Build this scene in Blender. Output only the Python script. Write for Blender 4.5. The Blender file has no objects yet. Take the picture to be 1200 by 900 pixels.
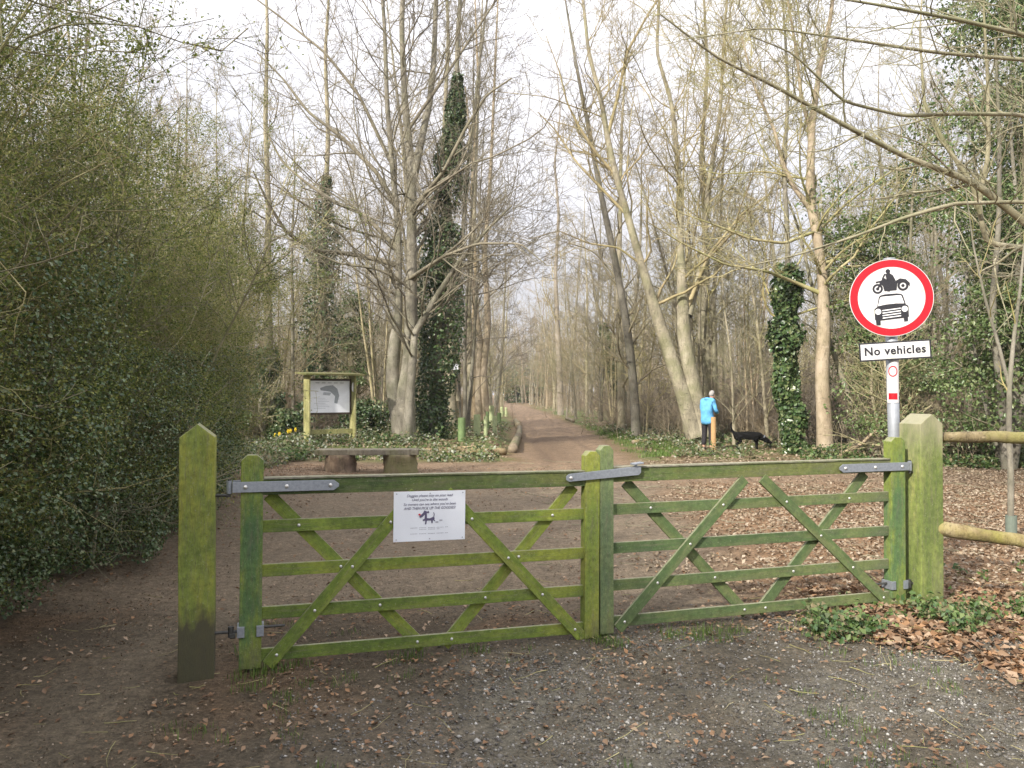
import bpy, bmesh, math, random
import numpy as np
from mathutils import Vector, Matrix, Euler
R = math.radians
PI = math.pi
C = bpy.data.collections.new("scene"); 
scn = bpy.context.scene
scn.collection.children.link(C)

# ------------------------------------------------------------------ camera, sky, sun, exposure
F = 950.0; HOR = 460.0; CH = 1.6
cam = bpy.data.objects.new("camera", bpy.data.cameras.new("camera")); C.objects.link(cam)
cam.data.sensor_width = 36; cam.data.lens = F/1200*36
cam.location = (0, 0, CH); cam.rotation_euler = (R(90.6), 0, 0)
cam.data.clip_start = .05; cam.data.clip_end = 3000
scn.camera = cam

SUN_AZ = (-0.62, -0.78); SUN_EL = 34
w = bpy.data.worlds.new("World"); scn.world = w; w.use_nodes = True
nt = w.node_tree; nt.nodes.clear()
def N(nt, typ, **kw):
    n = nt.nodes.new(typ)
    for k, v in kw.items():
        if k.startswith('i_'):
            key = k[2:]
            n.inputs[int(key) if key.isdigit() else key.replace('_', ' ')].default_value = v
        else: setattr(n, k, v)
    return n
sky = N(nt, 'ShaderNodeTexSky', sky_type='NISHITA', sun_disc=False, sun_elevation=R(SUN_EL),
        sun_rotation=math.atan2(SUN_AZ[0], SUN_AZ[1]), dust_density=4.0, air_density=1.0, ozone_density=1.0)
tc = N(nt, 'ShaderNodeTexCoord')
mp = N(nt, 'ShaderNodeMapping'); mp.inputs['Scale'].default_value = (1, 1, 2.6)
ns = N(nt, 'ShaderNodeTexNoise', i_Scale=2.2, i_Detail=5.0, i_Roughness=.55)
cr = N(nt, 'ShaderNodeMapRange'); cr.inputs['From Min'].default_value = .3; cr.inputs['From Max'].default_value = .62
cr.inputs['To Min'].default_value = .72; cr.inputs['To Max'].default_value = .97
mx = N(nt, 'ShaderNodeMix', data_type='RGBA')
mx.inputs['B'].default_value = (10.5, 10.35, 10.75, 1)
bg = N(nt, 'ShaderNodeBackground', i_Strength=.085)
out = N(nt, 'ShaderNodeOutputWorld')
L = nt.links
L.new(tc.outputs['Generated'], mp.inputs['Vector']); L.new(mp.outputs[0], ns.inputs['Vector'])
L.new(ns.outputs[0], cr.inputs[0]); L.new(cr.outputs[0], mx.inputs['Factor'])
sz_ = N(nt, 'ShaderNodeSeparateXYZ'); L.new(tc.outputs['Generated'], sz_.inputs[0])
gr_ = N(nt, 'ShaderNodeMapRange'); gr_.inputs[1].default_value = .12; gr_.inputs[2].default_value = .85; gr_.inputs[3].default_value = .56; gr_.inputs[4].default_value = 1.55
L.new(sz_.outputs[2], gr_.inputs[0]); vm_ = N(nt, 'ShaderNodeVectorMath', operation='SCALE'); vm_.inputs[0].default_value = (10.3, 10.15, 10.75); L.new(gr_.outputs[0], vm_.inputs['Scale']); L.new(vm_.outputs[0], mx.inputs['B'])   # overcast sky: brighter overhead than near the horizon
L.new(sky.outputs[0], mx.inputs['A']); L.new(mx.outputs['Result'], bg.inputs[0]); L.new(bg.outputs[0], out.inputs[0])

sd = bpy.data.lights.new("sun", 'SUN'); sd.energy = 4.2; sd.angle = R(1.6); sd.color = (1, .93, .82)
so = bpy.data.objects.new("sun", sd); C.objects.link(so)
so.rotation_euler = Vector((SUN_AZ[0], SUN_AZ[1], math.hypot(*SUN_AZ)*math.tan(R(SUN_EL)))).to_track_quat('Z', 'Y').to_euler()
so.location = (-20, -20, 30)
vs = scn.view_settings; vs.view_transform = 'Standard'; vs.look = 'None'; vs.gamma = 1; vs.use_curve_mapping = False
vs.exposure = 0.86
scn.cycles.max_bounces = 6; scn.cycles.diffuse_bounces = 3; scn.cycles.transmission_bounces = 4
scn.cycles.transparent_max_bounces = 8; scn.cycles.caustics_reflective = False; scn.cycles.caustics_refractive = False

# ------------------------------------------------------------------ helpers
def P(px, py, d):
    "point at depth d (metres along +Y) seen at photo pixel px,py"
    return np.array([(px-600)/F*d, d, CH+(HOR-py)/F*d])
def DG(y): return F*CH/(y-HOR)

def tag(o, label=None, cat=None, group=None, kind=None):
    if label: o['label'] = label
    if cat: o['category'] = cat
    if group: o['group'] = group
    if kind: o['kind'] = kind
    return o
def empty(name, loc, rz=0, label=None, cat=None, group=None):
    o = bpy.data.objects.new(name, None); C.objects.link(o); o.location = loc; o.rotation_euler = (0, 0, rz)
    o.empty_display_size = .1
    return tag(o, label, cat, group)
def link(name, me, parent=None, loc=None):
    o = bpy.data.objects.new(name, me); C.objects.link(o)
    if parent: o.parent = parent
    if loc is not None: o.location = loc
    return o
def copy_tree(o, parent=None):
    c = o.copy(); C.objects.link(c)
    if parent: c.parent = parent
    for ch in list(o.children): copy_tree(ch, c)
    return c

def npmesh(name, V, faces, mat, smooth=False, v=None, col=None):
    me = bpy.data.meshes.new(name)
    V = np.asarray(V, dtype=np.float32)
    me.vertices.add(len(V)); me.vertices.foreach_set('co', V.ravel())
    faces = [np.asarray(f, dtype=np.int32) for f in faces if len(f)]
    lp = np.concatenate([f.ravel() for f in faces])
    tot = np.concatenate([np.full(len(f), f.shape[1], np.int32) for f in faces])
    st = np.concatenate([[0], np.cumsum(tot)[:-1]]).astype(np.int32)
    me.loops.add(len(lp)); me.loops.foreach_set('vertex_index', lp)
    me.polygons.add(len(tot)); me.polygons.foreach_set('loop_start', st); me.polygons.foreach_set('loop_total', tot)
    if smooth: me.polygons.foreach_set('use_smooth', np.ones(len(tot), bool))
    me.update(calc_edges=True)
    if v is not None:
        a = me.attributes.new('v', 'FLOAT', 'POINT'); a.data.foreach_set('value', np.asarray(v, np.float32))
    if col is not None:
        a = me.attributes.new('zone', 'FLOAT_COLOR', 'POINT')
        c4 = np.ones((len(V), 4), np.float32); c4[:, :3] = col; a.data.foreach_set('color', c4.ravel())
    if mat: me.materials.append(mat)
    return me

# value noise, vectorised
_rs = np.random.RandomState(5); _T = _rs.rand(256, 256)
def vnoise(x, y):
    xi = np.floor(x).astype(int); yi = np.floor(y).astype(int); fx = x-xi; fy = y-yi
    fx = fx*fx*(3-2*fx); fy = fy*fy*(3-2*fy)
    g = lambda a, b: _T[a % 256, b % 256]
    return (g(xi, yi)*(1-fx)+g(xi+1, yi)*fx)*(1-fy)+(g(xi, yi+1)*(1-fx)+g(xi+1, yi+1)*fx)*fy
def fbm(x, y, o=4):
    s = 0; a = .5
    for i in range(o): s = s+a*vnoise(x*2**i+17*i, y*2**i+31*i); a *= .5
    return s/(1-.5**o)
def sm(e0, e1, x):
    t = np.clip((x-e0)/(e1-e0), 0, 1); return t*t*(3-2*t)

def path_c(y):   # centre line of the path
    return np.interp(y, [0, 12, 20, 38, 66, 100, 150, 250], [1.2, 1.3, 1.6, 1.75, 1.35, -.2, -3.4, -10])
def H(x, y):
    x = np.asarray(x, float); y = np.asarray(y, float)
    far = sm(9, 30, y)+sm(6, 25, np.abs(x))
    h = (fbm(x*.45, y*.45, 3)-.5)*.05 + (fbm(x*2.3+9, y*2.3, 3)-.5)*.035
    h = h*(.5+.5*sm(5.5, 8, y)) + far*(fbm(x*.12+3, y*.12, 3)-.5)*.35
    pc = path_c(y); onp = 1-sm(1.4, 2.4, np.abs(x-pc))
    h = h*(1-.7*onp*sm(14, 20, y)) - .04*onp*sm(17, 24, y)
    # ruts
    for off in (-.75, .75):
        h = h-.05*np.exp(-((x-pc-off-.15*np.sin(y*.4))/.16)**2)*sm(15, 20, y)*(1-sm(45, 60, y))
    # shoulder under hedge and raised log bed
    h = h+.12*sm(-3.1, -4.2, x)*(1-sm(14, 18, y))
    h = h+.18*sm(-.1, -.6, x)*sm(-7, -6, x)*sm(20.3, 21.3, y)*(1-sm(34, 38, y))
    return h
def Hs(x, y): return float(H(x, y))

# ---- tubes, batched
def tubes(Pn, Rn, sides=3):
    "Pn (N,K,3), Rn (N,K) -> verts, quads"
    Nn, K, _ = Pn.shape
    T = np.empty_like(Pn); T[:, 1:-1] = Pn[:, 2:]-Pn[:, :-2]; T[:, 0] = Pn[:, 1]-Pn[:, 0]; T[:, -1] = Pn[:, -1]-Pn[:, -2]
    T /= np.linalg.norm(T, axis=2, keepdims=True)+1e-9
    main = Pn[:, -1]-Pn[:, 0]; main /= np.linalg.norm(main, axis=1, keepdims=True)+1e-9
    ref = np.where(np.abs(main[:, 2:3]) > .8, np.array([[1., 0, 0]]), np.array([[0, 0, 1.]]))[:, None, :]
    U = np.cross(T, ref); U /= np.linalg.norm(U, axis=2, keepdims=True)+1e-9
    W = np.cross(T, U)
    a = np.arange(sides)/sides*2*PI
    V = Pn[:, :, None, :]+Rn[:, :, None, None]*(np.cos(a)[None, None, :, None]*U[:, :, None, :]+np.sin(a)[None, None, :, None]*W[:, :, None, :])
    base = (np.arange(Nn)*K*sides)[:, None, None]+(np.arange(K-1)*sides)[None, :, None]
    s = np.arange(sides)[None, None, :]; s2 = (s+1) % sides
    Q = np.stack([base+s, base+s2, base+sides+s2, base+sides+s], -1).reshape(-1, 4)
    return V.reshape(-1, 3), Q
class Acc:
    def __init__(s): s.V = []; s.F = []; s.v = []; s.n = 0
    def add(s, V, Q, v=None):
        s.V.append(V); s.F.append(Q+s.n); s.n += len(V); s.v.append(np.zeros(len(V)) if v is None else v)
    def mesh(s, name, mat, smooth=True):
        by = {}
        for f in s.F: by.setdefault(f.shape[1], []).append(f)
        return npmesh(name, np.concatenate(s.V), [np.concatenate(x) for x in by.values()], mat, smooth, v=np.concatenate(s.v))
def nrm(a): return a/(np.linalg.norm(a, axis=-1, keepdims=True)+1e-9)
def polyl(rng, S, D, Ln, k, wig, up):
    n = len(S); Pn = np.empty((n, k, 3)); Pn[:, 0] = S; d = nrm(D)
    for i in range(1, k):
        d = nrm(d+rng.normal(0, wig, (n, 3))+np.array([0, 0, up])); Pn[:, i] = Pn[:, i-1]+d*(Ln/(k-1))[:, None]
    return Pn
def spawn(rng, Pn, Rn, n, t0, t1, ang, Ln, radf, k, wig, up, rmin=.003, taper=.25):
    "n children on each parent; Ln = (lo,hi) metres or a factor of the parent's length"
    M, K, _ = Pn.shape
    idx = np.repeat(np.arange(M), n); t = t0+(t1-t0)*rng.rand(M*n); f = t*(K-1); i = np.minimum(f.astype(int), K-2); fr = (f-i)[:, None]
    S = Pn[idx, i]*(1-fr)+Pn[idx, i+1]*fr; T = nrm(Pn[idx, i+1]-Pn[idx, i]); r = Rn[idx, i]*(1-fr[:, 0])+Rn[idx, i+1]*fr[:, 0]
    rv = nrm(rng.normal(0, 1, (M*n, 3))); side = nrm(np.cross(T, rv)); a = R(1)*rng.normal(ang, ang*.22, M*n)
    D = T*np.cos(a)[:, None]+side*np.sin(a)[:, None]
    if isinstance(Ln, tuple): ln = rng.uniform(Ln[0], Ln[1], M*n)*(1.1-.5*t)
    else:
        pl = np.linalg.norm(np.diff(Pn, axis=1), axis=2).sum(1)[idx]; ln = pl*Ln*rng.uniform(.55, 1.25, M*n)*(1.15-.6*t)
    C2 = polyl(rng, S, D, ln, k, wig, up)
    r0 = np.maximum(r*radf, rmin); Rr = r0[:, None]*np.linspace(1, taper, k)[None, :]
    return C2, np.maximum(Rr, rmin*.7)
def resample(pts, rad, K):
    pts = np.array(pts, float); rad = np.array(rad, float)
    s = np.concatenate([[0], np.cumsum(np.linalg.norm(np.diff(pts, axis=0), axis=1))])
    # Catmull-like smoothing through dense linear then blur
    u = np.linspace(0, s[-1], K*4); Q = np.stack([np.interp(u, s, pts[:, j]) for j in range(3)], 1); r = np.interp(u, s, rad)
    for _ in range(6):
        Q[1:-1] = (Q[:-2]+2*Q[1:-1]+Q[2:])/4; r[1:-1] = (r[:-2]+2*r[1:-1]+r[2:])/4
    ii = np.linspace(0, len(u)-1, K).round().astype(int)
    return Q[ii], r[ii]

# ---- leaves, batched: four points each, folded along the midrib
def leaf_geo(rng, Pn, size, normal=None, aspect=.75, jit=.6, fold=.25):
    n = len(Pn); size = np.broadcast_to(size, (n,))
    nn = nrm(rng.normal(0, 1, (n, 3))*jit+(np.array([0, -.3, .8]) if normal is None else normal))
    a = nrm(np.cross(nn, rng.normal(0, 1, (n, 3)))); b = np.cross(nn, a)
    s = size[:, None]
    v0 = Pn-a*s*.5; v2 = Pn+a*s*.5; m = Pn-a*s*.08+nn*s*0
    v1 = m+b*s*.5*aspect+nn*s*fold; v3 = m-b*s*.5*aspect+nn*s*fold
    V = np.stack([v0, v1, v2, v3], 1).reshape(-1, 3)
    q = (np.arange(n)*4)[:, None]
    Fq = np.concatenate([q+np.array([[0, 1, 2]]), q+np.array([[0, 2, 3]])])
    return V, Fq, np.repeat(rng.rand(n), 4)

# ---- bmesh helpers
def bm_box(bm, c, s, rot=None, bev=0.0, mi=0):
    b = bmesh.new(); bmesh.ops.create_cube(b, size=1)
    bmesh.ops.scale(b, vec=Vector(s), verts=b.verts)
    if bev: bmesh.ops.bevel(b, geom=b.edges[:], offset=bev, segments=2, profile=.6, affect='EDGES')
    M = Matrix.Translation(Vector(c)) @ (rot.to_4x4() if rot is not None else Matrix.Identity(4))
    b.transform(M); merge(bm, b, mi)
def merge(bm, b, mi=0):
    for f in b.faces: f.material_index = mi
    me = bpy.data.meshes.new('tmp'); b.to_mesh(me); b.free(); bm.from_mesh(me); bpy.data.meshes.remove(me)
def bm_prism(bm, pts, y0, y1, M=None, bev=0.0, mi=0):
    "pts in x,z ; extruded from y0 to y1"
    b = bmesh.new()
    f0 = b.faces.new([b.verts.new((x, y0, z)) for x, z in pts])
    r = bmesh.ops.extrude_face_region(b, geom=[f0])
    for v in r['geom']:
        if isinstance(v, bmesh.types.BMVert): v.co.y = y1
    bmesh.ops.recalc_face_normals(b, faces=b.faces)
    if bev: bmesh.ops.bevel(b, geom=b.edges[:], offset=bev, segments=2, profile=.6, affect='EDGES')
    if M is not None: b.transform(M)
    merge(bm, b, mi)
def bm_cyl(bm, p, q, r, n=12, r2=None, mi=0, bev=0):
    p = Vector(p); q = Vector(q); d = q-p
    b = bmesh.new(); bmesh.ops.create_cone(b, cap_ends=True, segments=n, radius1=r, radius2=r if r2 is None else r2, depth=d.length)
    if bev:
        ed = [e for e in b.edges if abs(abs(e.verts[0].co.z)-d.length/2) < 1e-5 and abs(abs(e.verts[1].co.z)-d.length/2) < 1e-5]
        bmesh.ops.bevel(b, geom=ed, offset=bev, segments=2, affect='EDGES')
    b.transform(Matrix.Translation((p+q)/2) @ d.to_track_quat('Z', 'Y').to_matrix().to_4x4()); merge(bm, b, mi)
def bm_disc(bm, c, rx, rz, y0, y1, n=32, mi=0, rin=0):
    if rin:
        b = bmesh.new(); a = [i/n*2*PI for i in range(n)]
        for i in range(n):
            j = (i+1) % n
            o = [b.verts.new((c[0]+rx*math.cos(a[k]), y, c[1]+rz*math.sin(a[k]))) for k in (i, j) for y in (y0, y1)]
            q = [b.verts.new((c[0]+rin*math.cos(a[k]), y, c[1]+rin*math.sin(a[k]))) for k in (i, j) for y in (y0, y1)]
            b.faces.new((o[0], o[2], q[2], q[0])); b.faces.new((o[1], q[1], q[3], o[3]))
            b.faces.new((o[0], o[1], o[3], o[2])); b.faces.new((q[0], q[2], q[3], q[1]))
        bmesh.ops.recalc_face_normals(b, faces=b.faces); merge(bm, b, mi)
    else:
        bm_prism(bm, [(c[0]+rx*math.cos(i/n*2*PI), c[1]+rz*math.sin(i/n*2*PI)) for i in range(n)], y0, y1, mi=mi)
def bobj(name, bm, mats, parent=None, loc=None, smooth=False, rot=None):
    me = bpy.data.meshes.new(name); bm.to_mesh(me); bm.free()
    for m in (mats if isinstance(mats, (list, tuple)) else [mats]): me.materials.append(m)
    if smooth:
        me.polygons.foreach_set('use_smooth', [True]*len(me.polygons))
    o = link(name, me, parent, loc)
    if rot: o.rotation_euler = rot
    return o
def B(): return bmesh.new()
def irregular(me, amp, sc, seed=0):
    "small real dents and twists in worked or rough wood"
    n = len(me.vertices); co = np.empty(n*3, np.float32); me.vertices.foreach_get('co', co); co = co.reshape(-1, 3)
    x = fbm(co[:, 2]*sc+seed, co[:, 0]*sc+seed*2, 3)-.5; y = fbm(co[:, 2]*sc+seed+50, co[:, 1]*sc+9, 3)-.5
    co[:, 0] += x*amp; co[:, 1] += y*amp; me.vertices.foreach_set('co', co.ravel()); me.update()

# ------------------------------------------------------------------ materials
def newmat(name):
    m = bpy.data.materials.new(name); m.use_nodes = True; nt = m.node_tree; nt.nodes.clear()
    o = N(nt, 'ShaderNodeOutputMaterial'); p = N(nt, 'ShaderNodeBsdfPrincipled'); nt.links.new(p.outputs[0], o.inputs[0])
    return m, nt, p, o
def ramp(nt, stops, fac=None, interp='LINEAR'):
    r = N(nt, 'ShaderNodeValToRGB'); e = r.color_ramp.elements; r.color_ramp.interpolation = interp
    while len(e) < len(stops): e.new(.5)
    for el, (pos, c) in zip(e, stops): el.position = pos; el.color = (*c, 1)
    if fac is not None: nt.links.new(fac, r.inputs[0])
    return r
def noise(nt, scale, detail=4, rough=.55, coord='Object', vec=None, msc=None):
    n = N(nt, 'ShaderNodeTexNoise', i_Scale=scale, i_Detail=float(detail), i_Roughness=rough)
    if vec is None:
        t = N(nt, 'ShaderNodeTexCoord'); src = t.outputs[coord]
        if msc:
            m = N(nt, 'ShaderNodeMapping'); m.inputs['Scale'].default_value = msc; nt.links.new(src, m.inputs[0]); src = m.outputs[0]
        vec = src
    nt.links.new(vec, n.inputs['Vector']); return n
def mixc(nt, a, b, f, mode='MIX'):
    m = N(nt, 'ShaderNodeMix', data_type='RGBA', blend_type=mode)
    for s, k in ((a, 'A'), (b, 'B')):
        if isinstance(s, tuple): m.inputs[k].default_value = (*s, 1)
        else: nt.links.new(s, m.inputs[k])
    if isinstance(f, (int, float)): m.inputs['Factor'].default_value = f
    else: nt.links.new(f, m.inputs['Factor'])
    return m.outputs['Result']
def bump(nt, p, h, strength=.3, dist=.01):
    b = N(nt, 'ShaderNodeBump', i_Strength=strength, i_Distance=dist); nt.links.new(h, b.inputs['Height']); nt.links.new(b.outputs[0], p.inputs['Normal'])
def maprange(nt, src, a, b, c=0, d=1):
    m = N(nt, 'ShaderNodeMapRange'); m.inputs[1].default_value = a; m.inputs[2].default_value = b; m.inputs[3].default_value = c; m.inputs[4].default_value = d
    nt.links.new(src, m.inputs[0]); return m.outputs[0]
def plain(name, c, rough=.6, metal=0, var=.12, sc=30):
    m, nt, p, o = newmat(name)
    n = noise(nt, sc, 4)
    k = ramp(nt, [(.3, tuple(x*(1-var) for x in c)), (.7, tuple(min(1, x*(1+var)) for x in c))], n.outputs[0])
    nt.links.new(k.outputs[0], p.inputs['Base Color']); p.inputs['Roughness'].default_value = rough; p.inputs['Metallic'].default_value = metal
    return m

def wood_green(name, axis, a, b, c, grime=0.0, grime_z=.35, top=0):
    "painted/algae covered softwood; grain along the axis"
    m, nt, p, o = newmat(name)
    msc = {'z': (9, 9, .8), 'x': (.8, 9, 9)}[axis]
    g = noise(nt, 7, 6, .7, msc=msc)
    bl = noise(nt, 3.4, 5, .65, msc={'z': (2.2, 2.2, .55), 'x': (.55, 2.2, 2.2)}[axis])
    fine = noise(nt, 34, 5, .75, msc=msc); mot = noise(nt, 26, 6, .75)
    oi = N(nt, 'ShaderNodeObjectInfo'); vv = N(nt, 'ShaderNodeMath', operation='MULTIPLY_ADD'); nt.links.new(oi.outputs['Random'], vv.inputs[0]); vv.inputs[1].default_value = .16; vv.inputs[2].default_value = -.08
    sm_ = N(nt, 'ShaderNodeMath', operation='ADD'); nt.links.new(bl.outputs[0], sm_.inputs[0]); nt.links.new(vv.outputs[0], sm_.inputs[1])
    c1 = ramp(nt, [(.34, a), (.5, b), (.64, c)], sm_.outputs[0])
    c2 = mixc(nt, c1.outputs[0], (.17, .155, .10), maprange(nt, g.outputs[0], .50, .68, 0, .5))
    c3 = mixc(nt, c2, (.03, .035, .015), maprange(nt, fine.outputs[0], .52, .72, 0, .75))
    c3 = mixc(nt, c3, ramp(nt, [(.32, (.6, .6, .55)), (.5, (1, 1, 1)), (.68, (1.4, 1.4, 1.3))], mot.outputs[0]).outputs[0], .8, 'MULTIPLY')
    pt = noise(nt, 1.7, 5, .7, msc={'z': (3, 3, .8), 'x': (.8, 3, 3)}[axis]); c3 = mixc(nt, c3, (.125, .12, .085), maprange(nt, pt.outputs[0], .54, .68, 0, .5))
    if top:
        t = N(nt, 'ShaderNodeTexCoord'); sx = N(nt, 'ShaderNodeSeparateXYZ'); nt.links.new(t.outputs['Object'], sx.inputs[0]); a2 = N(nt, 'ShaderNodeMath', operation='MULTIPLY_ADD')
        nt.links.new(bl.outputs[0], a2.inputs[0]); a2.inputs[1].default_value = .8; nt.links.new(sx.outputs[2], a2.inputs[2])
        c3 = mixc(nt, c3, (.36, .33, .22), maprange(nt, a2.outputs[0], top, top+.3, 0, .75))
    sp = noise(nt, 90, 3, .6)
    c3 = mixc(nt, c3, (.30, .32, .22), maprange(nt, sp.outputs[0], .62, .7, 0, .5))
    if grime:
        t = N(nt, 'ShaderNodeTexCoord'); sx = N(nt, 'ShaderNodeSeparateXYZ'); nt.links.new(t.outputs['Object'], sx.inputs[0])
        ad = N(nt, 'ShaderNodeMath', operation='ADD'); n2 = noise(nt, 5, 5, .65, msc=(2.5, 2.5, .7)); mm = N(nt, 'ShaderNodeMath', operation='MULTIPLY_ADD')
        nt.links.new(n2.outputs[0], mm.inputs[0]); mm.inputs[1].default_value = -.55; mm.inputs[2].default_value = .27
        nt.links.new(sx.outputs[2], ad.inputs[0]); nt.links.new(mm.outputs[0], ad.inputs[1])
        c3 = mixc(nt, c3, (.06, .054, .034), maprange(nt, ad.outputs[0], grime_z+.07, grime_z-.08, 0, grime))
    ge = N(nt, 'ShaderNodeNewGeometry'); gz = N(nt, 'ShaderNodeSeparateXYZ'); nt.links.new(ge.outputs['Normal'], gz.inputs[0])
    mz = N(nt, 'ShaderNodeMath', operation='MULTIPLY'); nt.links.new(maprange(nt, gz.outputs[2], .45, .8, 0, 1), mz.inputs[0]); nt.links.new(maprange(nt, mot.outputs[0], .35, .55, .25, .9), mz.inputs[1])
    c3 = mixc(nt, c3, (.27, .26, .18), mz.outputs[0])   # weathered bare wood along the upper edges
    nt.links.new(c3, p.inputs['Base Color']); p.inputs['Roughness'].default_value = .8
    bump(nt, p, fine.outputs[0], .9, .006)
    return m
def bark(name, cols, sc=3.0, moss=(.10, .12, .035), mossf=.5, bumpd=.02):
    m, nt, p, o = newmat(name)
    n = noise(nt, sc, 6, .7, msc=(1, 1, .45)); n2 = noise(nt, sc*7, 6, .75, msc=(1, 1, .3)); n3 = noise(nt, sc*.55, 4, .6); n4 = noise(nt, sc*3.2, 5, .7, msc=(.6, .6, 1.6))
    c1 = ramp(nt, [(.34, cols[0]), (.5, cols[1]), (.64, cols[2])], n.outputs[0])
    c2 = mixc(nt, c1.outputs[0], tuple(x*.35 for x in cols[0]), maprange(nt, n2.outputs[0], .52, .70, 0, .8))
    c3 = mixc(nt, c2, moss, maprange(nt, n3.outputs[0], .46, .62, 0, mossf))
    c3 = mixc(nt, c3, tuple(x*.4 for x in cols[0]), maprange(nt, n4.outputs[0], .60, .70, 0, .75))
    c3 = mixc(nt, c3, tuple(min(.6, x*1.35) for x in cols[2]), maprange(nt, n4.outputs[0], .40, .30, 0, .5))
    oi = N(nt, 'ShaderNodeObjectInfo'); hs = N(nt, 'ShaderNodeHueSaturation'); nt.links.new(c3, hs.inputs['Color'])
    nt.links.new(maprange(nt, oi.outputs['Random'], 0, 1, .72, 1.3), hs.inputs['Value'])
    nt.links.new(maprange(nt, oi.outputs['Random'], 0, 1, .75, 1.25), hs.inputs['Saturation'])
    nt.links.new(hs.outputs[0], p.inputs['Base Color']); p.inputs['Roughness'].default_value = .85
    bump(nt, p, n2.outputs[0], .8, bumpd)
    return m
def leafmat(name, cols, rough=.5, trans=.25, spec=.4):
    m, nt, p, o = newmat(name)
    a = N(nt, 'ShaderNodeAttribute', attribute_name='v')
    n = len(cols); r = ramp(nt, [((i+.5)/n, c) for i, c in enumerate(cols)], a.outputs['Fac'])
    nt.links.new(r.outputs[0], p.inputs['Base Color']); p.inputs['Roughness'].default_value = rough; p.inputs['Specular IOR Level'].default_value = spec
    if trans:
        tr = N(nt, 'ShaderNodeBsdfTranslucent'); nt.links.new(r.outputs[0], tr.inputs[0]); ms = N(nt, 'ShaderNodeMixShader', i_0=trans)
        nt.links.new(p.outputs[0], ms.inputs[1]); nt.links.new(tr.outputs[0], ms.inputs[2]); nt.links.new(ms.outputs[0], o.inputs[0])
    return m

M_postL = wood_green('post_wood', 'z', (0.106, 0.150, 0.027), (0.188, 0.237, 0.044), (0.275, 0.288, 0.044), grime=.92, grime_z=.36)
M_postR = wood_green('post_wood_pale', 'z', (0.112, 0.157, 0.034), (0.190, 0.235, 0.056), (0.302, 0.302, 0.101), grime=.4, grime_z=.05, top=1.5)
M_railL = wood_green('rail_wood', 'x', (0.094, 0.150, 0.022), (0.163, 0.225, 0.031), (0.237, 0.275, 0.037))
M_railR = wood_green('rail_wood_dark', 'x', (.05, .095, .032), (.085, .135, .045), (.13, .165, .055))
M_stileL = wood_green('stile_wood', 'z', (0.050, 0.112, 0.050), (0.088, 0.163, 0.050), (0.188, 0.237, 0.037), grime=.3, grime_z=.1)
M_stileM = wood_green('stile_wood_meeting', 'z', (0.112, 0.163, 0.031), (0.175, 0.237, 0.037), (0.250, 0.275, 0.044), grime=.25, grime_z=.06)
M_stileP = wood_green('stile_wood_pale', 'z', (.10, .15, .07), (.15, .20, .08), (.19, .24, .06), grime=.25, grime_z=.06)
M_railT = wood_green('top_rail_wood', 'x', (.05, .085, .025), (.085, .125, .03), (.13, .15, .04))
M_topw = wood_green('rail_top_weathered', 'x', (.18, .17, .13), (.24, .23, .18), (.12, .14, .06))
M_galv = plain('galvanised_steel', (.30, .33, .37), .45, .55, .15, 60)
M_bolt = plain('bolt_metal', (.62, .62, .60), .35, .6, .1, 60)
M_dark = plain('rusty_dark_metal', (.07, .07, .065), .6, .5, .3, 60)
M_white = plain('white_panel', (.74, .78, .84), .35, 0, .03, 6)
M_ink = plain('sign_ink', (.10, .09, .16), .5, 0, .05)
M_inkf = plain('faded_ink', (.34, .35, .40), .5, 0, .05)
M_red = plain('sign_red', (.50, .006, .016), .35, 0, .05)
M_signw = plain('sign_white', (.80, .80, .80), .3, 0, .03, 8)
M_signd, nt_, p_, o_ = newmat('sign_white_grimy')
gn = noise(nt_, 7, 6, .7); gf = noise(nt_, 60, 4, .7)
gc = mixc(nt_, (.62, .62, .63), (.44, .48, .30), maprange(nt_, gn.outputs[0], .52, .72, 0, .7)); gc = mixc(nt_, gc, (.5, .5, .45), maprange(nt_, gf.outputs[0], .6, .75, 0, .35))
nt_.links.new(gc, p_.inputs['Base Color']); p_.inputs['Roughness'].default_value = .4
M_black = plain('sign_black', (.02, .02, .025), .4, 0, .05)
M_pole = plain('pole_grey', (.34, .365, .40), .5, .3, .1, 25)
M_cleft = bark('cleft_wood', [(.09, .07, .04), (.20, .16, .09), (.31, .26, .165)], 6, (.22, .21, .07), .65, .03)
M_bark = bark('bark_grey', [(.15, .135, .10), (.26, .235, .175), (.36, .33, .255)], 2.5, (.13, .14, .06), .5)
M_barkc = bark('bark_cream', [(.24, .19, .125), (.36, .295, .21), (.43, .36, .27)], 2.2, (.20, .18, .09), .35)
M_barkd = bark('bark_wood_far', [(.17, .15, .10), (.30, .265, .185), (.40, .36, .26)], 2.0, (.15, .15, .06), .55)
M_twig = bark('twig_bark', [(.16, .13, .085), (.25, .215, .14), (.33, .29, .20)], 1.2, (.16, .16, .075), .4, .002)
M_twigd = bark('brush_bark', [(.15, .118, .08), (.25, .205, .145), (.34, .29, .21)], 1.2, (.13, .12, .06), .3, .002)
M_twigy = bark('lichen_branch', [(.20, .17, .09), (.30, .27, .15), (.40, .36, .23)], 1.6, (.20, .21, .08), .6, .004)
M_ivy = leafmat('ivy_leaf', [(.03, .06, .02), (.05, .10, .03), (.11, .165, .06), (.06, .115, .035), (.16, .19, .08)], .35, .15, .6)
M_hedge = leafmat('hedge_leaf', [(.11, .15, .035), (.20, .235, .055), (.34, .34, .11), (.16, .20, .05), (.09, .12, .04)], .5, .45, .3)
M_hedgey = leafmat('hedge_leaf_light', [(.07, .10, .03), (.11, .15, .04), (.16, .19, .06), (.08, .12, .045)], .45, .35, .4)
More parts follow.
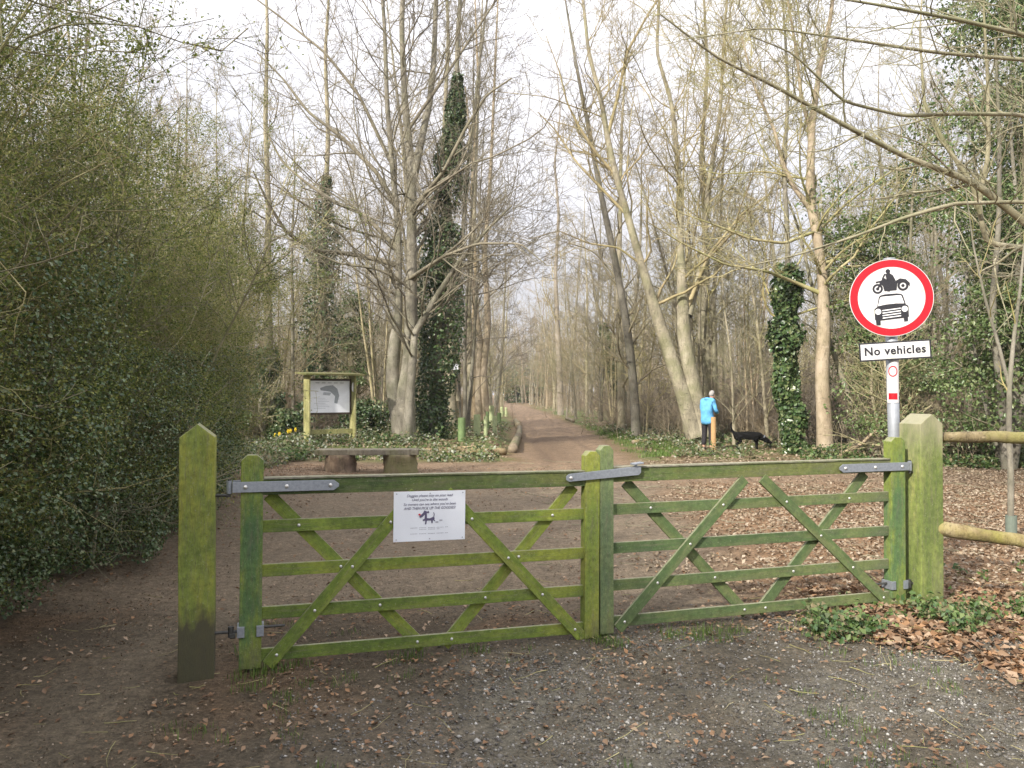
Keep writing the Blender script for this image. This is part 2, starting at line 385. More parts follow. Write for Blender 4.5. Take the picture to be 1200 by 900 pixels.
M_everg = leafmat('evergreen_leaf', [(.07, .12, .035), (.13, .19, .06), (.23, .27, .12), (.10, .165, .055)], .35, .25, .5)
M_gcov = leafmat('ground_cover_leaf', [(.06, .10, .03), (.10, .15, .05), (.19, .19, .10), (.26, .20, .13), (.12, .17, .06), (.38, .40, .32)], .6, .3, .3)
M_bram = leafmat('bramble_leaf', [(.05, .10, .025), (.09, .16, .04), (.17, .22, .08), (.06, .12, .05), (.24, .20, .11)], .5, .3, .4)
M_dead = leafmat('dead_leaf', [(.13, .08, .05), (.20, .12, .07), (.31, .18, .095), (.16, .11, .075), (.24, .16, .10), (.35, .26, .18)], .75, .12, .2)
M_deadp = leafmat('dead_leaf_pale', [(.16, .12, .08), (.25, .185, .125), (.31, .245, .17), (.20, .155, .105), (.37, .31, .235)], .75, .12, .2)
M_crumb = leafmat('leaf_crumb', [(.05, .038, .026), (.12, .085, .055), (.20, .15, .10), (.08, .06, .042), (.30, .25, .19)], .85, 0, .15)
M_stone = leafmat('gravel_stone', [(.06, .056, .05), (.12, .115, .10), (.19, .18, .165), (.10, .09, .08), (.15, .14, .125), (.09, .085, .075), (.13, .12, .105), (.24, .23, .21), (.07, .065, .06), (.40, .39, .36)], .85, 0, .2)
M_grass = leafmat('grass_blade', [(.06, .11, .02), (.10, .17, .03), (.15, .22, .05)], .5, .3, .3)

# ------------------------------------------------------------------ ground
def zone_colour(x, y):
    n1 = fbm(x*.7, y*.7, 4); n2 = fbm(x*2.1+40, y*2.1, 4); n3 = fbm(x*6+4, y*6+7, 3)
    wob = (n1-.5)*1.6
    def c(r, g, b): return np.array([r, g, b])[None, :]
    def mixin(base, col, f): return base*(1-f[:, None])+col*f[:, None]
    col = np.repeat(c(.075, .06, .046), len(x), 0)                       # damp soil
    col = mixin(col, c(.115, .075, .05), sm(.5, .66, n2)*.6)              # rotted leaves
    # gravel at right foreground
    g = sm(-.9, .9, x+wob+(5.0-y)*.35)*(1-sm(4.9, 5.8, y-(x*.22)+wob*.4))
    col = mixin(col, c(.115, .108, .096), g*(.45+.55*sm(.35, .6, n2)))
    # smooth trodden footpath at left
    fp = np.exp(-((x-np.interp(y, [0, 3.4, 4.6, 7.5, 10], [-1.9, -2.05, -2.25, -2.1, -1]))/.42)**2)*(1-sm(8, 10.5, y))
    col = mixin(col, c(.125, .105, .085), fp*.85)
    # trodden earth behind the gate
    t = sm(5.6, 6.4, y)*(1-sm(1.2, 2.6, x+wob*.6-(y-6)*.12))*sm(-4.6, -3.2, x)
    col = mixin(col, c(.155, .125, .10), t*.9)
    # leaf litter right of it
    l = sm(5.8, 6.6, y)*sm(1.2, 2.6, x+wob*.6-(y-6)*.12)
    col = mixin(col, c(.20, .125, .08), l*.85)
    # woodland floor
    wf = sm(16.5, 19, y+wob)
    col = mixin(col, c(.13, .095, .06), wf)
    # green verge both sides of the path
    pc = path_c(y); dx = np.abs(x-pc)
    gv = sm(17.5, 20, y+wob*.8)*sm(1.5, 2.1, dx+(n2-.5)*.8)*(1-sm(5, 10, dx+wob*2))*(1-sm(60, 110, y))
    col = mixin(col, c(.085, .115, .04), gv*sm(.36, .56, n2+.07)*.9)
    # path
    pp = (1-sm(1.1, 1.6, dx+(n2-.5)*1.1))*sm(13, 16, y+wob)
    cross = sm(13.5, 15, y+wob*.7)*(1-sm(18.2, 19.4, y+wob*.6))*sm(-9, -6.5, x)
    pf = np.maximum(pp, cross)
    pcol = c(.19, .138, .104)*(1-.35*sm(.45, .7, n3)[:, None])
    col = col*(1-pf[:, None]*.95)+pcol*pf[:, None]*.95
    mud = pp*sm(18, 20, y)*(1-sm(28, 34, y))*np.exp(-((x-pc+.6)/.55)**2)
    col = mixin(col, c(.10, .07, .052), mud*.7)
    return col*(.8+.4*n3[:, None])*np.array([1.38, 1.38, 1.23])[None]
def axis_lines(lo, hi, step, far, g=1.13):
    a = list(np.arange(lo, hi+1e-6, step)); s = step
    while a[-1] < far[1]: s *= g; a.append(a[-1]+s)
    s = step; b = []
    v = lo
    while v > far[0]: s *= g; v -= s; b.append(v)
    return np.array(b[::-1]+a)
gx = axis_lines(-6, 9, .09, (-300, 300), 1.06); gy = axis_lines(2.6, 22, .09, (-120, 480), 1.045)
X, Y = np.meshgrid(gx, gy); xf = X.ravel(); yf = Y.ravel()
Z = H(xf, yf)
near = (1-sm(8, 14, np.hypot(xf, yf-5)))
Z = Z+near*(fbm(xf*8, yf*8, 3)-.5)*.034
nx, ny = len(gx), len(gy)
i = (np.arange(ny-1)[:, None]*nx+np.arange(nx-1)[None, :]).ravel()
Q = np.stack([i, i+1, i+nx+1, i+nx], 1)
m, nt_, p_, o_ = newmat('ground_soil')
za = N(nt_, 'ShaderNodeAttribute', attribute_name='zone')
na = noise(nt_, 14, 8, .75); nb = noise(nt_, 60, 6, .75); nc = noise(nt_, 3, 5, .6)
vo = N(nt_, 'ShaderNodeTexVoronoi', i_Scale=38.0); tcx = N(nt_, 'ShaderNodeTexCoord'); nt_.links.new(tcx.outputs['Object'], vo.inputs['Vector'])
k1 = mixc(nt_, za.outputs['Color'], ramp(nt_, [(.3, (.45, .43, .42)), (.5, (.95, .93, .9)), (.72, (1.6, 1.5, 1.45))], na.outputs[0]).outputs[0], .8, 'MULTIPLY')
k2 = mixc(nt_, k1, ramp(nt_, [(.3, (.5, .5, .5)), (.5, (1, 1, 1)), (.7, (1.6, 1.6, 1.55))], nb.outputs[0]).outputs[0], .85, 'MULTIPLY')
k3 = mixc(nt_, k2, ramp(nt_, [(0, (1.35, 1.3, 1.25)), (.35, (1, 1, 1)), (.7, (.75, .75, .75))], vo.outputs['Distance']).outputs[0], .6, 'MULTIPLY')
nt_.links.new(k3, p_.inputs['Base Color']); p_.inputs['Roughness'].default_value = .9; p_.inputs['Specular IOR Level'].default_value = .25
mb = N(nt_, 'ShaderNodeMath', operation='ADD'); nt_.links.new(na.outputs[0], mb.inputs[0]); nt_.links.new(nb.outputs[0], mb.inputs[1]); bump(nt_, p_, mb.outputs[0], .8, .03)
M_ground = m
gme = npmesh('ground', np.stack([xf, yf, Z], 1), [Q], M_ground, True, col=zone_colour(xf, yf))
tag(link('ground', gme), kind='structure')

# ------------------------------------------------------------------ gate posts
A = np.array([-1.78, 4.6]); Bp = np.array([3.10, 6.15]); GU = (Bp-A)/np.linalg.norm(Bp-A); GA = math.atan2(GU[1], GU[0])
def gpt(u, off=0): q = A+GU*u+np.array([-GU[1], GU[0]])*off; return (q[0], q[1])
def gate_post(name, u, h, sx, sy, mat, label, seed):
    bm = B(); bm_prism(bm, [(-sx/2, -.25), (sx/2, -.25), (sx/2, h-.075), (0, h), (-sx/2, h-.075)], -sy/2, sy/2, bev=.006)
    bmesh.ops.subdivide_edges(bm, edges=[e for e in bm.edges if e.calc_length() > .3], cuts=10)
    x, y = gpt(u); o = bobj(name, bm, mat, None, (x, y, 0), rot=(0, 0, GA)); irregular(o.data, .008, 3, seed)
    return tag(o, label, 'gate post', 'wooden gate posts')
gate_post('gate_post', 0, 1.425, .188, .19, M_postL, 'yellow-green algae covered gate post with a dark stained foot, next to the hedge', 1)
gate_post('gate_post', 5.12, 1.44, .21, .21, M_postR, 'stout pale-topped green gate post that carries two fence rails beside the road sign pole', 7)

def bolts(root, pts, y):
    for x, z in pts:
        b = B(); bmesh.ops.create_uvsphere(b, u_segments=10, v_segments=6, radius=.0095, matrix=Matrix.Translation((x, y, z)) @ Matrix.Scale(.55, 4, (0, 1, 0)))
        bobj('bolt', b, M_bolt, root, smooth=True)
def brace(root, a, c, y, mat, nm='brace', wd=.075, th=.021):
    a = Vector((a[0], 0, a[1])); c = Vector((c[0], 0, c[1])); d = c-a
    b = B(); bm_box(b, (0, 0, 0), (d.length, th, wd), bev=.003)
    o = bobj(nm, b, mat, root); o.location = ((a.x+c.x)/2, y, (a.z+c.z)/2); o.rotation_euler = (0, -math.atan2(d.z, d.x), 0)
def field_gate(name, u0, u1, mr, ms1, ms2, label, fr, bk, w1, w2, h1, h2, sag):
    x, y = gpt(u0); root = empty(name, (x, y, 0), GA, label, 'gate', 'pair of wooden field gates'); root.rotation_euler.y = sag
    Lg = u1-u0
    for (xx, ww, hh, mm, nm) in ((w1/2, w1, h1, ms1, 'left'), (Lg-w2/2, w2, h2, ms2, 'right')):
        b = B(); bm_prism(b, [(-ww/2, -.0), (ww/2, 0), (ww/2, hh-.035), (ww*.22, hh-.004), (-ww*.22, hh-.004), (-ww/2, hh-.035)], -.04, .04, bev=.004)
        o = bobj('stile', b, mm, root, (xx, 0, .02))
    for kz, (zt, hh, th) in enumerate(((1.10, .09, .062), (.862, .072, .026), (.607, .072, .026), (.362, .072, .026), (.122, .072, .026))):
        b = B(); Lr = Lg-w1-w2+.004
        bm_box(b, (0, 0, 0), (Lr, th, hh), bev=.003)
        bmesh.ops.subdivide_edges(b, edges=[e for e in b.edges if e.calc_length() > 1], cuts=12)
        nm = 'top_rail' if kz == 0 else 'rail'
        o = bobj(nm, b, M_railT if kz == 0 else mr, root, (w1+Lr/2-.002, 0, zt-hh/2)); irregular(o.data, .004, 2, kz*3+u0)
        if kz == 0:
            b = B(); bm_box(b, (0, 0, 0), (Lr-.01, th+.012, .011), bev=.002); bobj('rail_capping', b, M_topw, o, (0, 0, hh/2+.0055))
    for a, c in fr: brace(root, (a[0]-u0, a[1]), (c[0]-u0, c[1]), -.0245, mr)
    for a, c in bk: brace(root, (a[0]-u0, a[1]), (c[0]-u0, c[1]), .0245, mr)
    rz = [.826, .571, .326, .086]
    pf = []; pb = []
    for a, c in fr:
        for z in rz:
            t = (z-a[1])/(c[1]-a[1])
            if .03 < t < .97: pf.append((a[0]+t*(c[0]-a[0])-u0, z))
    for a, c in bk:
        for z in rz:
            t = (z-a[1])/(c[1]-a[1])
            if .03 < t < .97: pb.append((a[0]+t*(c[0]-a[0])-u0, z))
    bolts(root, pf, -.036); bolts(root, pb, -.014)
    return root
gl = field_gate('field_gate', .222, 2.449, M_railL, M_stileL, M_stileM,
    'bright green mossy left gate leaf that carries the white notice',
    [((.38, .03), (1.235, 1.0)), ((1.425, 1.0), (2.345, .02))], [((.375, 1.005), (1.30, .04)), ((1.43, .04), (2.29, 1.005))], .123, .10, 1.225, 1.22, .009)
gr = field_gate('field_gate', 2.461, 4.935, M_railR, M_stileP, M_stileL,
    'darker green right gate leaf hung from the post by the road sign',
    [((2.59, .04), (3.56, 1.0)), ((3.70, 1.0), (4.80, .03))], [((2.67, 1.0), (3.60, .05)), ((3.70, .05), (4.62, 1.0))], .095, .13, 1.235, 1.25, 0)
def hinge(root, x0, x1, z, side):
    # x0 end near the post; long strap lies along the top rail
    s = 1 if x1 > x0 else -1
    b = B(); pts = [(x0, z-.03), (x1-s*.03, z-.03), (x1, z-.008), (x1, z+.008), (x1-s*.03, z+.03), (x0, z+.03)]
    bm_prism(b, pts, -.0515, -.0435, bev=.0015)
    bm_prism(b, pts, .0435, .0515, bev=.0015)
    bm_cyl(b, (x0-s*.018, -.03, z-.037), (x0-s*.018, -.03, z+.037), .016, 14, bev=.003)
    o = bobj('hinge_strap', b, M_galv, root)
    for xx in (x0+s*.07, (x0+x1)/2, x1-s*.05):
        b = B(); bmesh.ops.create_uvsphere(b, u_segments=10, v_segments=6, radius=.012, matrix=Matrix.Translation((xx, -.053, z)) @ Matrix.Scale(.6, 4, (0, 1, 0)))
        bobj('bolt', b, M_bolt, o, smooth=True)
    b = B(); bm_cyl(b, (x0-s*.018, -.03, z-.055), (x0-s*.018, -.03, z+.045), .009, 10); bm_cyl(b, (x0-s*.018, -.03, z-.047), (x0-s*.115, -.01, z-.047), .009, 10)
    bobj('hinge_pin', b, M_dark, root)
def low_hinge(root, xs, w, z, s, zw):
    b = B()
    for dx in (-w/2-.006, w/2+.006): bm_box(b, (xs+dx, 0, z), (.012, .1, .062), bev=.002)
    for dx in (-w/2+.012, w/2-.012): bm_box(b, (xs+dx, -.046, z), (.034, .01, .062), bev=.002)
    bm_box(b, (xs, .048, z), (w+.024, .008, .05), bev=.002)
    o = bobj('lower_hinge_bracket', b, M_galv, root)
    b = B(); e = xs-s*(w/2)
    bm_cyl(b, (e-s*.01, -.02, z), (e-s*.13, -.02, z), .009, 10); bm_cyl(b, (e-s*.045, -.02, z-.03), (e-s*.045, -.02, z+.03), .016, 12)
    b3 = B(); bm_cyl(b3, (xs+s*(w/2+.013), .0, z+.01), (xs+s*(w/2+.13), .0, z+.01), .008, 8); bobj('lower_hinge_rod', b3, M_dark, root)
    bm_cyl(b, (e-s*.05, -.02, z-.02), (e-s*.02, -.02, z-.02), .02, 6)
    bobj('lower_hinge_bolt', b, M_dark, root)
hinge(gl, -.045, .55, 1.06, 1); low_hinge(gl, .062, .123, .235, 1, 0)
hinge(gr, 2.476+.03, 2.476-.60, 1.05, -1); low_hinge(gr, 2.476-.065, .13, .17, -1, 0)
# throw-over latch on the meeting stiles
b = B(); z0, z1 = 1.067, 1.102; x0, x1 = 2.005, 2.50
pts = [(x0, z0-.024)]+[(x1+.0, z1-.026), (x1+.016, z1-.01), (x1+.016, z1+.028), (x1, z1+.032)]+[(x0+.0, z0+.026), (x0-.02, z0+.012), (x0-.02, z0-.012)]
bm_prism(b, pts, -.056, -.048, bev=.0015)
lt = bobj('latch_strap', b, M_galv, gl)
b = B(); bm_box(b, (x1-.01, -.045, z1+.05), (.075, .055, .012), rot=Matrix.Rotation(-.12, 3, 'Y'), bev=.003); bm_box(b, (x1-.02, -.052, z1+.034), (.012, .01, .03)); bobj('latch_handle', b, M_galv, lt)
b = B(); bmesh.ops.create_uvsphere(b, u_segments=10, v_segments=6, radius=.012, matrix=Matrix.Translation((x0+.012, -.058, z0)) @ Matrix.Scale(.6, 4, (0, 1, 0))); bobj('bolt', b, M_bolt, lt, smooth=True)

# ------------------------------------------------------------------ text
def text_bm(bm, body, size, cx, z, y, shear=0, width=None, mi=0, bold=0.0, track=1.0, thick=.0008):
    cu = bpy.data.curves.new('t', 'FONT'); cu.body = body; cu.size = size; cu.shear = shear; cu.align_x = 'CENTER'; cu.extrude = thick; cu.offset = bold; cu.space_character = track; cu.resolution_u = 3
    ob = bpy.data.objects.new('t', cu); C.objects.link(ob); dg = bpy.context.evaluated_depsgraph_get(); me = bpy.data.meshes.new_from_object(ob.evaluated_get(dg))
    xs = [v.co.x for v in me.vertices]; wd = max(xs)-min(xs); mid = (max(xs)+min(xs))/2; k = (width/wd) if width else 1
    me.transform(Matrix(((k, 0, 0, cx-mid*k), (0, 0, -1, y), (0, 1, 0, z), (0, 0, 0, 1))))
    b = bmesh.new(); b.from_mesh(me); merge(bm, b, mi); bpy.data.objects.remove(ob); bpy.data.curves.remove(cu); bpy.data.meshes.remove(me)

# ---- notice on the gate
x, y = gpt(1.326, -.047)
root = empty('notice_sign', (x, y, .847), GA, 'white rectangular dog notice screwed across the braces of the left gate leaf', 'notice')
root.rotation_euler.y = .012
b = B(); bm_box(b, (0, 0, 0), (.444, .005, .302), bev=.001); bobj('panel', b, M_white, root)
b = B()
for s, z, wd, sh in (('Doggies please stay on your lead', .118, .285, .3), ("Until you're in the woods", .093, .222, .3), ("So owners can see where you've been", .066, .325, .3), ('AND THEN PICK UP THE GOODIES!', .041, .322, .3)):
    text_bm(b, s, .023, .0, z, -.0035, sh, wd, bold=-.0002)
bobj('lettering', b, M_ink, root)
b = B()
for z, wd in ((-.070, .24), (-.080, .13), (-.106, .24)):
    n = int(wd/.009); 
    for k in range(n):
        if k % 6 != 5: bm_box(b, (-wd/2+(k+.5)*.009, -.0032, z), (.006, .001, .0032))
bobj('faint_small_print', b, M_inkf, root)
b = B()
yy = (-.0042, -.0026)
bm_prism(b, [(-.045, -.022), (-.025, -.012), (.0, -.014), (.022, -.005), (.030, -.012), (.028, -.022), (.034, -.03), (.030, -.034), (.020, -.026), (.017, -.045), (.010, -.045), (.008, -.028), (-.018, -.028), (-.022, -.05), (-.03, -.05), (-.028, -.028), (-.042, -.03)], *yy)
bm_prism(b, [(-.033, -.016), (-.018, -.012), (-.020, .030), (-.036, .034), (-.040, .022), (-.060, .004), (-.066, -.002), (-.060, -.010), (-.048, -.006), (-.030, .010)], yy[0]-.0006, yy[1])
bm_prism(b, [(.022, -.006), (.027, -.005), (.029, .012), (.024, .022), (.021, .020), (.025, .011)], yy[0]-.001, yy[1])
bm_prism(b, [(-.022, .022), (-.010, .032), (-.004, .022), (-.012, .016), (-.018, .02)], yy[0]-.0012, yy[1])
bobj('dog_drawing', b, M_ink, root)
b = B(); bm_disc(b, (-.064, .010), .007, .006, -.0056, -.0026, 12); bobj('drawing_nose', b, M_red, root)
b = B(); bm_disc(b, (.044, -.038), .011, .004, -.004, -.0026, 12); bm_disc(b, (.068, -.028), .012, .004, -.004, -.0026, 12); bobj('dropping_drawing', b, M_inkf, root)
for sx in (-.205, 0, .205):
    for sz in (-.138, .138):
        b = B(); bm_disc(b, (sx, sz), .004, .004, -.0045, -.002, 10); bobj('screw', b, M_inkf, root)

# ------------------------------------------------------------------ road sign
sx_, sy_ = 2.99, 6.35
root = empty('road_sign', (sx_, sy_, 0), 0, 'round red-ringed no vehicles sign on a grey pole behind the right gate post', 'road sign')
b = B(); bm_cyl(b, (.03, 0, -.1), (-.03, 0, 2.635), .044, 24); pole = bobj('pole', b, M_pole, root, smooth=False)
for f in pole.data.polygons: f.use_smooth = len(f.vertices) == 4
b = B(); bm_cyl(b, (-.03, 0, 2.637), (-.03, 0, 2.652), .048, 24, bev=.004); bobj('pole_cap', b, M_pole, pole)
b = B()
M_stick = plain('sticker', (.58, .56, .57), .4, 0, .05)
def wrap(bm, x0, x1, z0, z1, r):
    n = 8
    for i in range(n):
        a0 = x0+(x1-x0)*i/n; a1 = x0+(x1-x0)*(i+1)/n
        vs_ = [bm.verts.new((r*math.sin(a), -r*math.cos(a), z)) for a, z in ((a0, z0), (a1, z0), (a1, z1), (a0, z1))]; bm.faces.new(vs_)
wrap(b, -1.45, .65, 1.52, 1.86, .0475); st = bobj('sticker', b, M_stick, pole, (-.007, 0, 0))
b = B(); wrap(b, -1.1, .30, 1.545, 1.595, .0482); bobj('red_sticker_label', b, M_red, st)
b = B()
for i in range(20):
    a0, a1 = i/20*2*PI, (i+1)/20*2*PI
    q = [b.verts.new((.0484*math.sin(-.42+rr*.72*math.cos(a)), -.0484*math.cos(-.42+rr*.72*math.cos(a)), 1.765+rr*.043*math.sin(a))) for a, rr in ((a0, .78), (a1, .78), (a1, 1), (a0, 1))]; b.faces.new(q)
bobj('sticker_ring', b, M_red, st)
SR = .311
face = empty('sign_face', (0, 0, 0)); C.objects.unlink(face); bpy.data.objects.remove(face)
rotm = (0, R(-2.5), R(-8))
def onsign(name, bm, mats, dz=0, par=root, parent_rot=True):
    o = bobj(name, bm, mats, par); o.location = (-.045, -.062, 2.335+dz); o.rotation_euler = rotm; return o
b = B(); bm_disc(b, (0, 0), SR, SR*.965, -.004, 0, 64); plate = onsign('sign_disc', b, M_signd)
def sub(name, bm, mat, par): return bobj(name, bm, mat, par)
b = B()
n = 64; rin = SR*.80
for i in range(n):
    a0, a1 = i/n*2*PI, (i+1)/n*2*PI
    q = [b.verts.new((rr*SR*math.cos(a), -.0052, rr*SR*.965*math.sin(a))) for a, rr in ((a0, .80), (a1, .80), (a1, .985), (a0, .985))]; b.faces.new(q)
sub('red_ring', b, M_red, plate)
def S(pts): return [(x*SR, z*SR*.965) for x, z in pts]
b = B(); yl = [-.0052]
def lay(pts, mi=0):
    yl[0] -= .0003; bm_prism(b, S(pts), yl[0], yl[0]+.0012, mi=mi)
def ringp(c, r0, r1, mi=0):
    yl[0] -= .0003; bm_disc(b, (c[0]*SR, c[1]*SR*.965), r1*SR, r1*SR, yl[0], yl[0]+.0008, 28, mi, rin=r0*SR)
def dot(c, r, mi=0, rz=None):
    yl[0] -= .0003; bm_disc(b, (c[0]*SR, c[1]*SR*.965), r*SR, (rz or r)*SR, yl[0], yl[0]+.0012, 24, mi)
ringp((-.315, .25), .075, .125); dot((-.315, .25), .04); ringp((.285, .30), .075, .13); dot((.285, .30), .04)
lay([(-.34, .25), (-.29, .26), (-.11, .50), (-.18, .53)])
lay([(-.35, .40), (-.22, .42), (-.20, .46), (-.36, .44)])
lay([(-.28, .45), (-.12, .49), (.02, .42), (.10, .42), (.22, .49), (.36, .46), (.45, .36), (.44, .26), (.38, .38), (.25, .42), (.15, .36), (.13, .19), (-.16, .18), (-.19, .32), (-.26, .38)])
dot((-.055, .69), .055); lay([(-.12, .62), (-.03, .65), (.06, .58), (.12, .44), (.0, .39), (-.05, .47), (-.17, .50), (-.18, .46), (-.09, .44)])
lay([(-.21, .50), (-.175, .50), (-.115, .62), (-.145, .635)])
lay([(.0, .42), (.04, .42), (-.03, .17), (-.09, .17), (-.09, .20)])
lay([(-.35, -.22), (-.30, .03), (-.26, .075), (-.15, .10), (.12, .105), (.23, .09), (.27, .05), (.33, -.19), (.385, -.23), (.385, -.50), (.36, -.52), (.36, -.62), (.27, -.63), (.26, -.53), (-.29, -.57), (-.29, -.69), (-.39, -.69), (-.40, -.56), (-.417, -.54), (-.417, -.27)])
lay([(-.33, -.20), (-.275, .01), (-.24, .035), (.21, .055), (.235, .03), (.29, -.16), (.1, -.15), (-.15, -.165)], 1)
dot((-.335, -.345), .072, 1); dot((.295, -.305), .072, 1)
for k, zz in enumerate((-.30, -.365, -.43, -.495)):
    lay([(-.235, zz-.035), (.20, zz+.005), (.20, zz+.03), (-.235, zz-.01)], 1)
sub('vehicle_symbols', b, [M_black, M_signw], plate)
b = B(); bm_box(b, (0, 0, 0), (.53, .003, .145), bev=.0012); pl2 = bobj('name_plate', b, M_black, root); pl2.location = (-.018, -.062, 1.925); pl2.rotation_euler = (0, R(-3.2), R(-8))
b = B(); bm_box(b, (0, -.0025, 0), (.506, .002, .121)); bobj('plate_face', b, M_signd, pl2)
b = B(); text_bm(b, 'No vehicles', .088, 0, -.026, -.0042, 0, .45, bold=.0026, track=1.1); bobj('plate_lettering', b, M_black, pl2)
b = B()
for z in (2.2, 2.48, 1.925): bm_box(b, (-.012, -.035, z), (.11, .05, .03), bev=.004)
bobj('clamp', b, M_galv, root)

# ------------------------------------------------------------------ cleft rail fence at right
root = empty('rail_fence', (4.2, 6.1, 0), 0, 'two rough rounded fence rails running right from the pale gate post', 'fence')
rngf = np.random.RandomState(3)
def logtube(pts, rad, K, sides, seed, rough=.12):
    Pn, Rn = resample(pts, rad, K); rg = np.random.RandomState(seed)
    V, Qd = tubes(Pn[None], Rn[None], sides); 
    cc = np.repeat(Pn, sides, 0); k = 1+rough*(fbm(V[:, 0]*7+seed, V[:, 2]*9+V[:, 1]*8, 3)-.5)*2
    V = cc+(V-cc)*k[:, None]
    V = np.vstack([V, Pn[0], Pn[-1]]); n = len(V)
    s = np.arange(sides); t1 = np.stack([s*0+n-2, (s+1) % sides, s], 1); o = (K-1)*sides; t2 = np.stack([s*0+n-1, o+s, o+(s+1) % sides], 1)
    return V, Qd, np.vstack([t1, t2])
def rel(pts, o): return [tuple(np.array(p_)-np.array(o)) for p_ in pts]
for pts, rad, sd_ in (([(3.21, 6.16, 1.262), (3.6, 6.10, 1.268), (4.1, 6.05, 1.25), (4.7, 6.0, 1.245), (5.5, 5.9, 1.26)], [.038, .046, .041, .047, .045], 3),
                      ([(3.20, 6.12, .585), (3.35, 6.08, .56), (3.8, 5.98, .50), (4.4, 5.84, .45), (5.5, 5.6, .42)], [.056, .052, .045, .047, .045], 8)):
    V, Qd, Tr = logtube(rel(pts, (4.2, 6.1, 0)), rad, 90, 16, sd_, .26)
    me = npmesh('rail', V, [Qd, Tr], M_cleft, True); link('rail', me, root)
b = B(); bm_box(b, (1.3, -.3, .55), (.14, .12, 1.5), bev=.01); bobj('fence_post', b, M_cleft, root)

# ------------------------------------------------------------------ notice board, bench
M_yelw = wood_green('yellow_algae_wood', 'z', (.22, .22, .08), (.32, .31, .12), (.42, .40, .20))
d = 21.7
root = empty('notice_board', (*P(387, 0, d)[:2], .0), R(38), 'yellow-green wooden information board with a roof and map, behind the log bench', 'notice board')
root.location.z = Hs(root.location.x, d)
root.scale = (1.1, 1, 1)
for sx in (-.60, .60):
    b = B(); bm_prism(b, [(-.02, -.3), (.02, -.3), (.02, 1.86), (-.02, 1.86)], -.17, .17, bev=.004); bobj('side_board', b, M_yelw, root, (sx, 0, 0))
b = B(); bm_box(b, (0, -.02, 1.90), (1.56, .72, .05), rot=Matrix.Rotation(R(4), 3, 'X'), bev=.006); bobj('roof', b, bark('roof_board', [(.07, .065, .04), (.12, .115, .06), (.18, .17, .09)], 4), root)
b = B()
M_frame = plain('dark_brown_frame', (.055, .035, .025), .6, 0, .2)
bm_box(b, (0, .06, 1.29), (1.155, .05, .96), bev=.003)
fr_ = bobj('display_case', b, M_frame, root)
m, nt_, p_, o_ = newmat('map_sheet')
b = B(); bm_box(b, (0, .032, 1.29), (1.06, .004, .85)); ms_ = bobj('map_sheet', b, plain('map_paper', (.84, .87, .93), .25, 0, .07, 5), root)
b = B(); bm_prism(b, [(-.25, 1.52), (-.1, 1.58), (.08, 1.60), (.2, 1.50), (.25, 1.32), (.2, 1.1), (.12, 1.12), (.14, 1.30), (.02, 1.42), (-.1, 1.44), (-.24, 1.46)], .026, .0295); bobj('map_shape', b, plain('map_grey', (.30, .33, .36), .4), ms_)
b = B(); bm_prism(b, [(-.18, 1.34), (0, 1.32), (.04, 1.40), (-.16, 1.41)], .026, .0295)
for k in range(7): bm_box(b, (-.26+.05*(k % 3), .028, 1.25-.045*k), (.3, .0015, .008))
for k in range(5): bm_box(b, (-.32+.16*k, .028, 1.66), (.1, .0015, .02))
bobj('map_text', b, plain('map_text_grey', (.42, .45, .5), .5), ms_)
b = B(); bm_box(b, (0, -.02, .36), (1.155, .05, .13), bev=.004); bobj('cross_rail', b, M_yelw, root)
b = B(); bm_disc(b, (0, 1.55), .11, .13, -.09, -.086, 24); o = bobj('round_badge', b, M_signw, root, (.575, 0, 0)); o.rotation_euler = (0, 0, 0); o.scale = (.35, 1, 1)
d = 16.4
root = empty('log_bench', (*P(431, 0, d)[:2], 0), R(2), 'low bench of a thick grey plank laid on two cut tree stumps', 'bench'); root.location.z = Hs(root.location.x, d)
M_plank = bark('weathered_plank', [(.09, .08, .06), (.15, .135, .105), (.21, .19, .155)], 3, (.16, .17, .07), .35)
V, Qd, Tr = logtube([(-1.02, 0, .41), (0, 0, .415), (1.02, 0, .41)], [1, 1, 1], 24, 16, 4, .06)
b = B(); bm_box(b, (0, 0, .415), (2.06, .46, .11), bev=.015); bmesh.ops.subdivide_edges(b, edges=[e for e in b.edges if e.calc_length() > 1], cuts=14)
o = bobj('plank', b, M_plank, root); irregular(o.data, .05, 2.5, 3)
M_stump = bark('stump_wood', [(.07, .055, .04), (.14, .105, .08), (.22, .175, .13)], 3, (.12, .13, .05), .6)
for sx, r in ((-.55, .31), (.66, .34)):
    V, Qd, Tr = logtube([(sx, 0, -.1), (sx, 0, .1), (sx, 0, .368)], [r*1.1, r, r*.96], 8, 18, int(r*100), .14); link('stump', npmesh('stump', V, [Qd, Tr], M_stump, True), root)

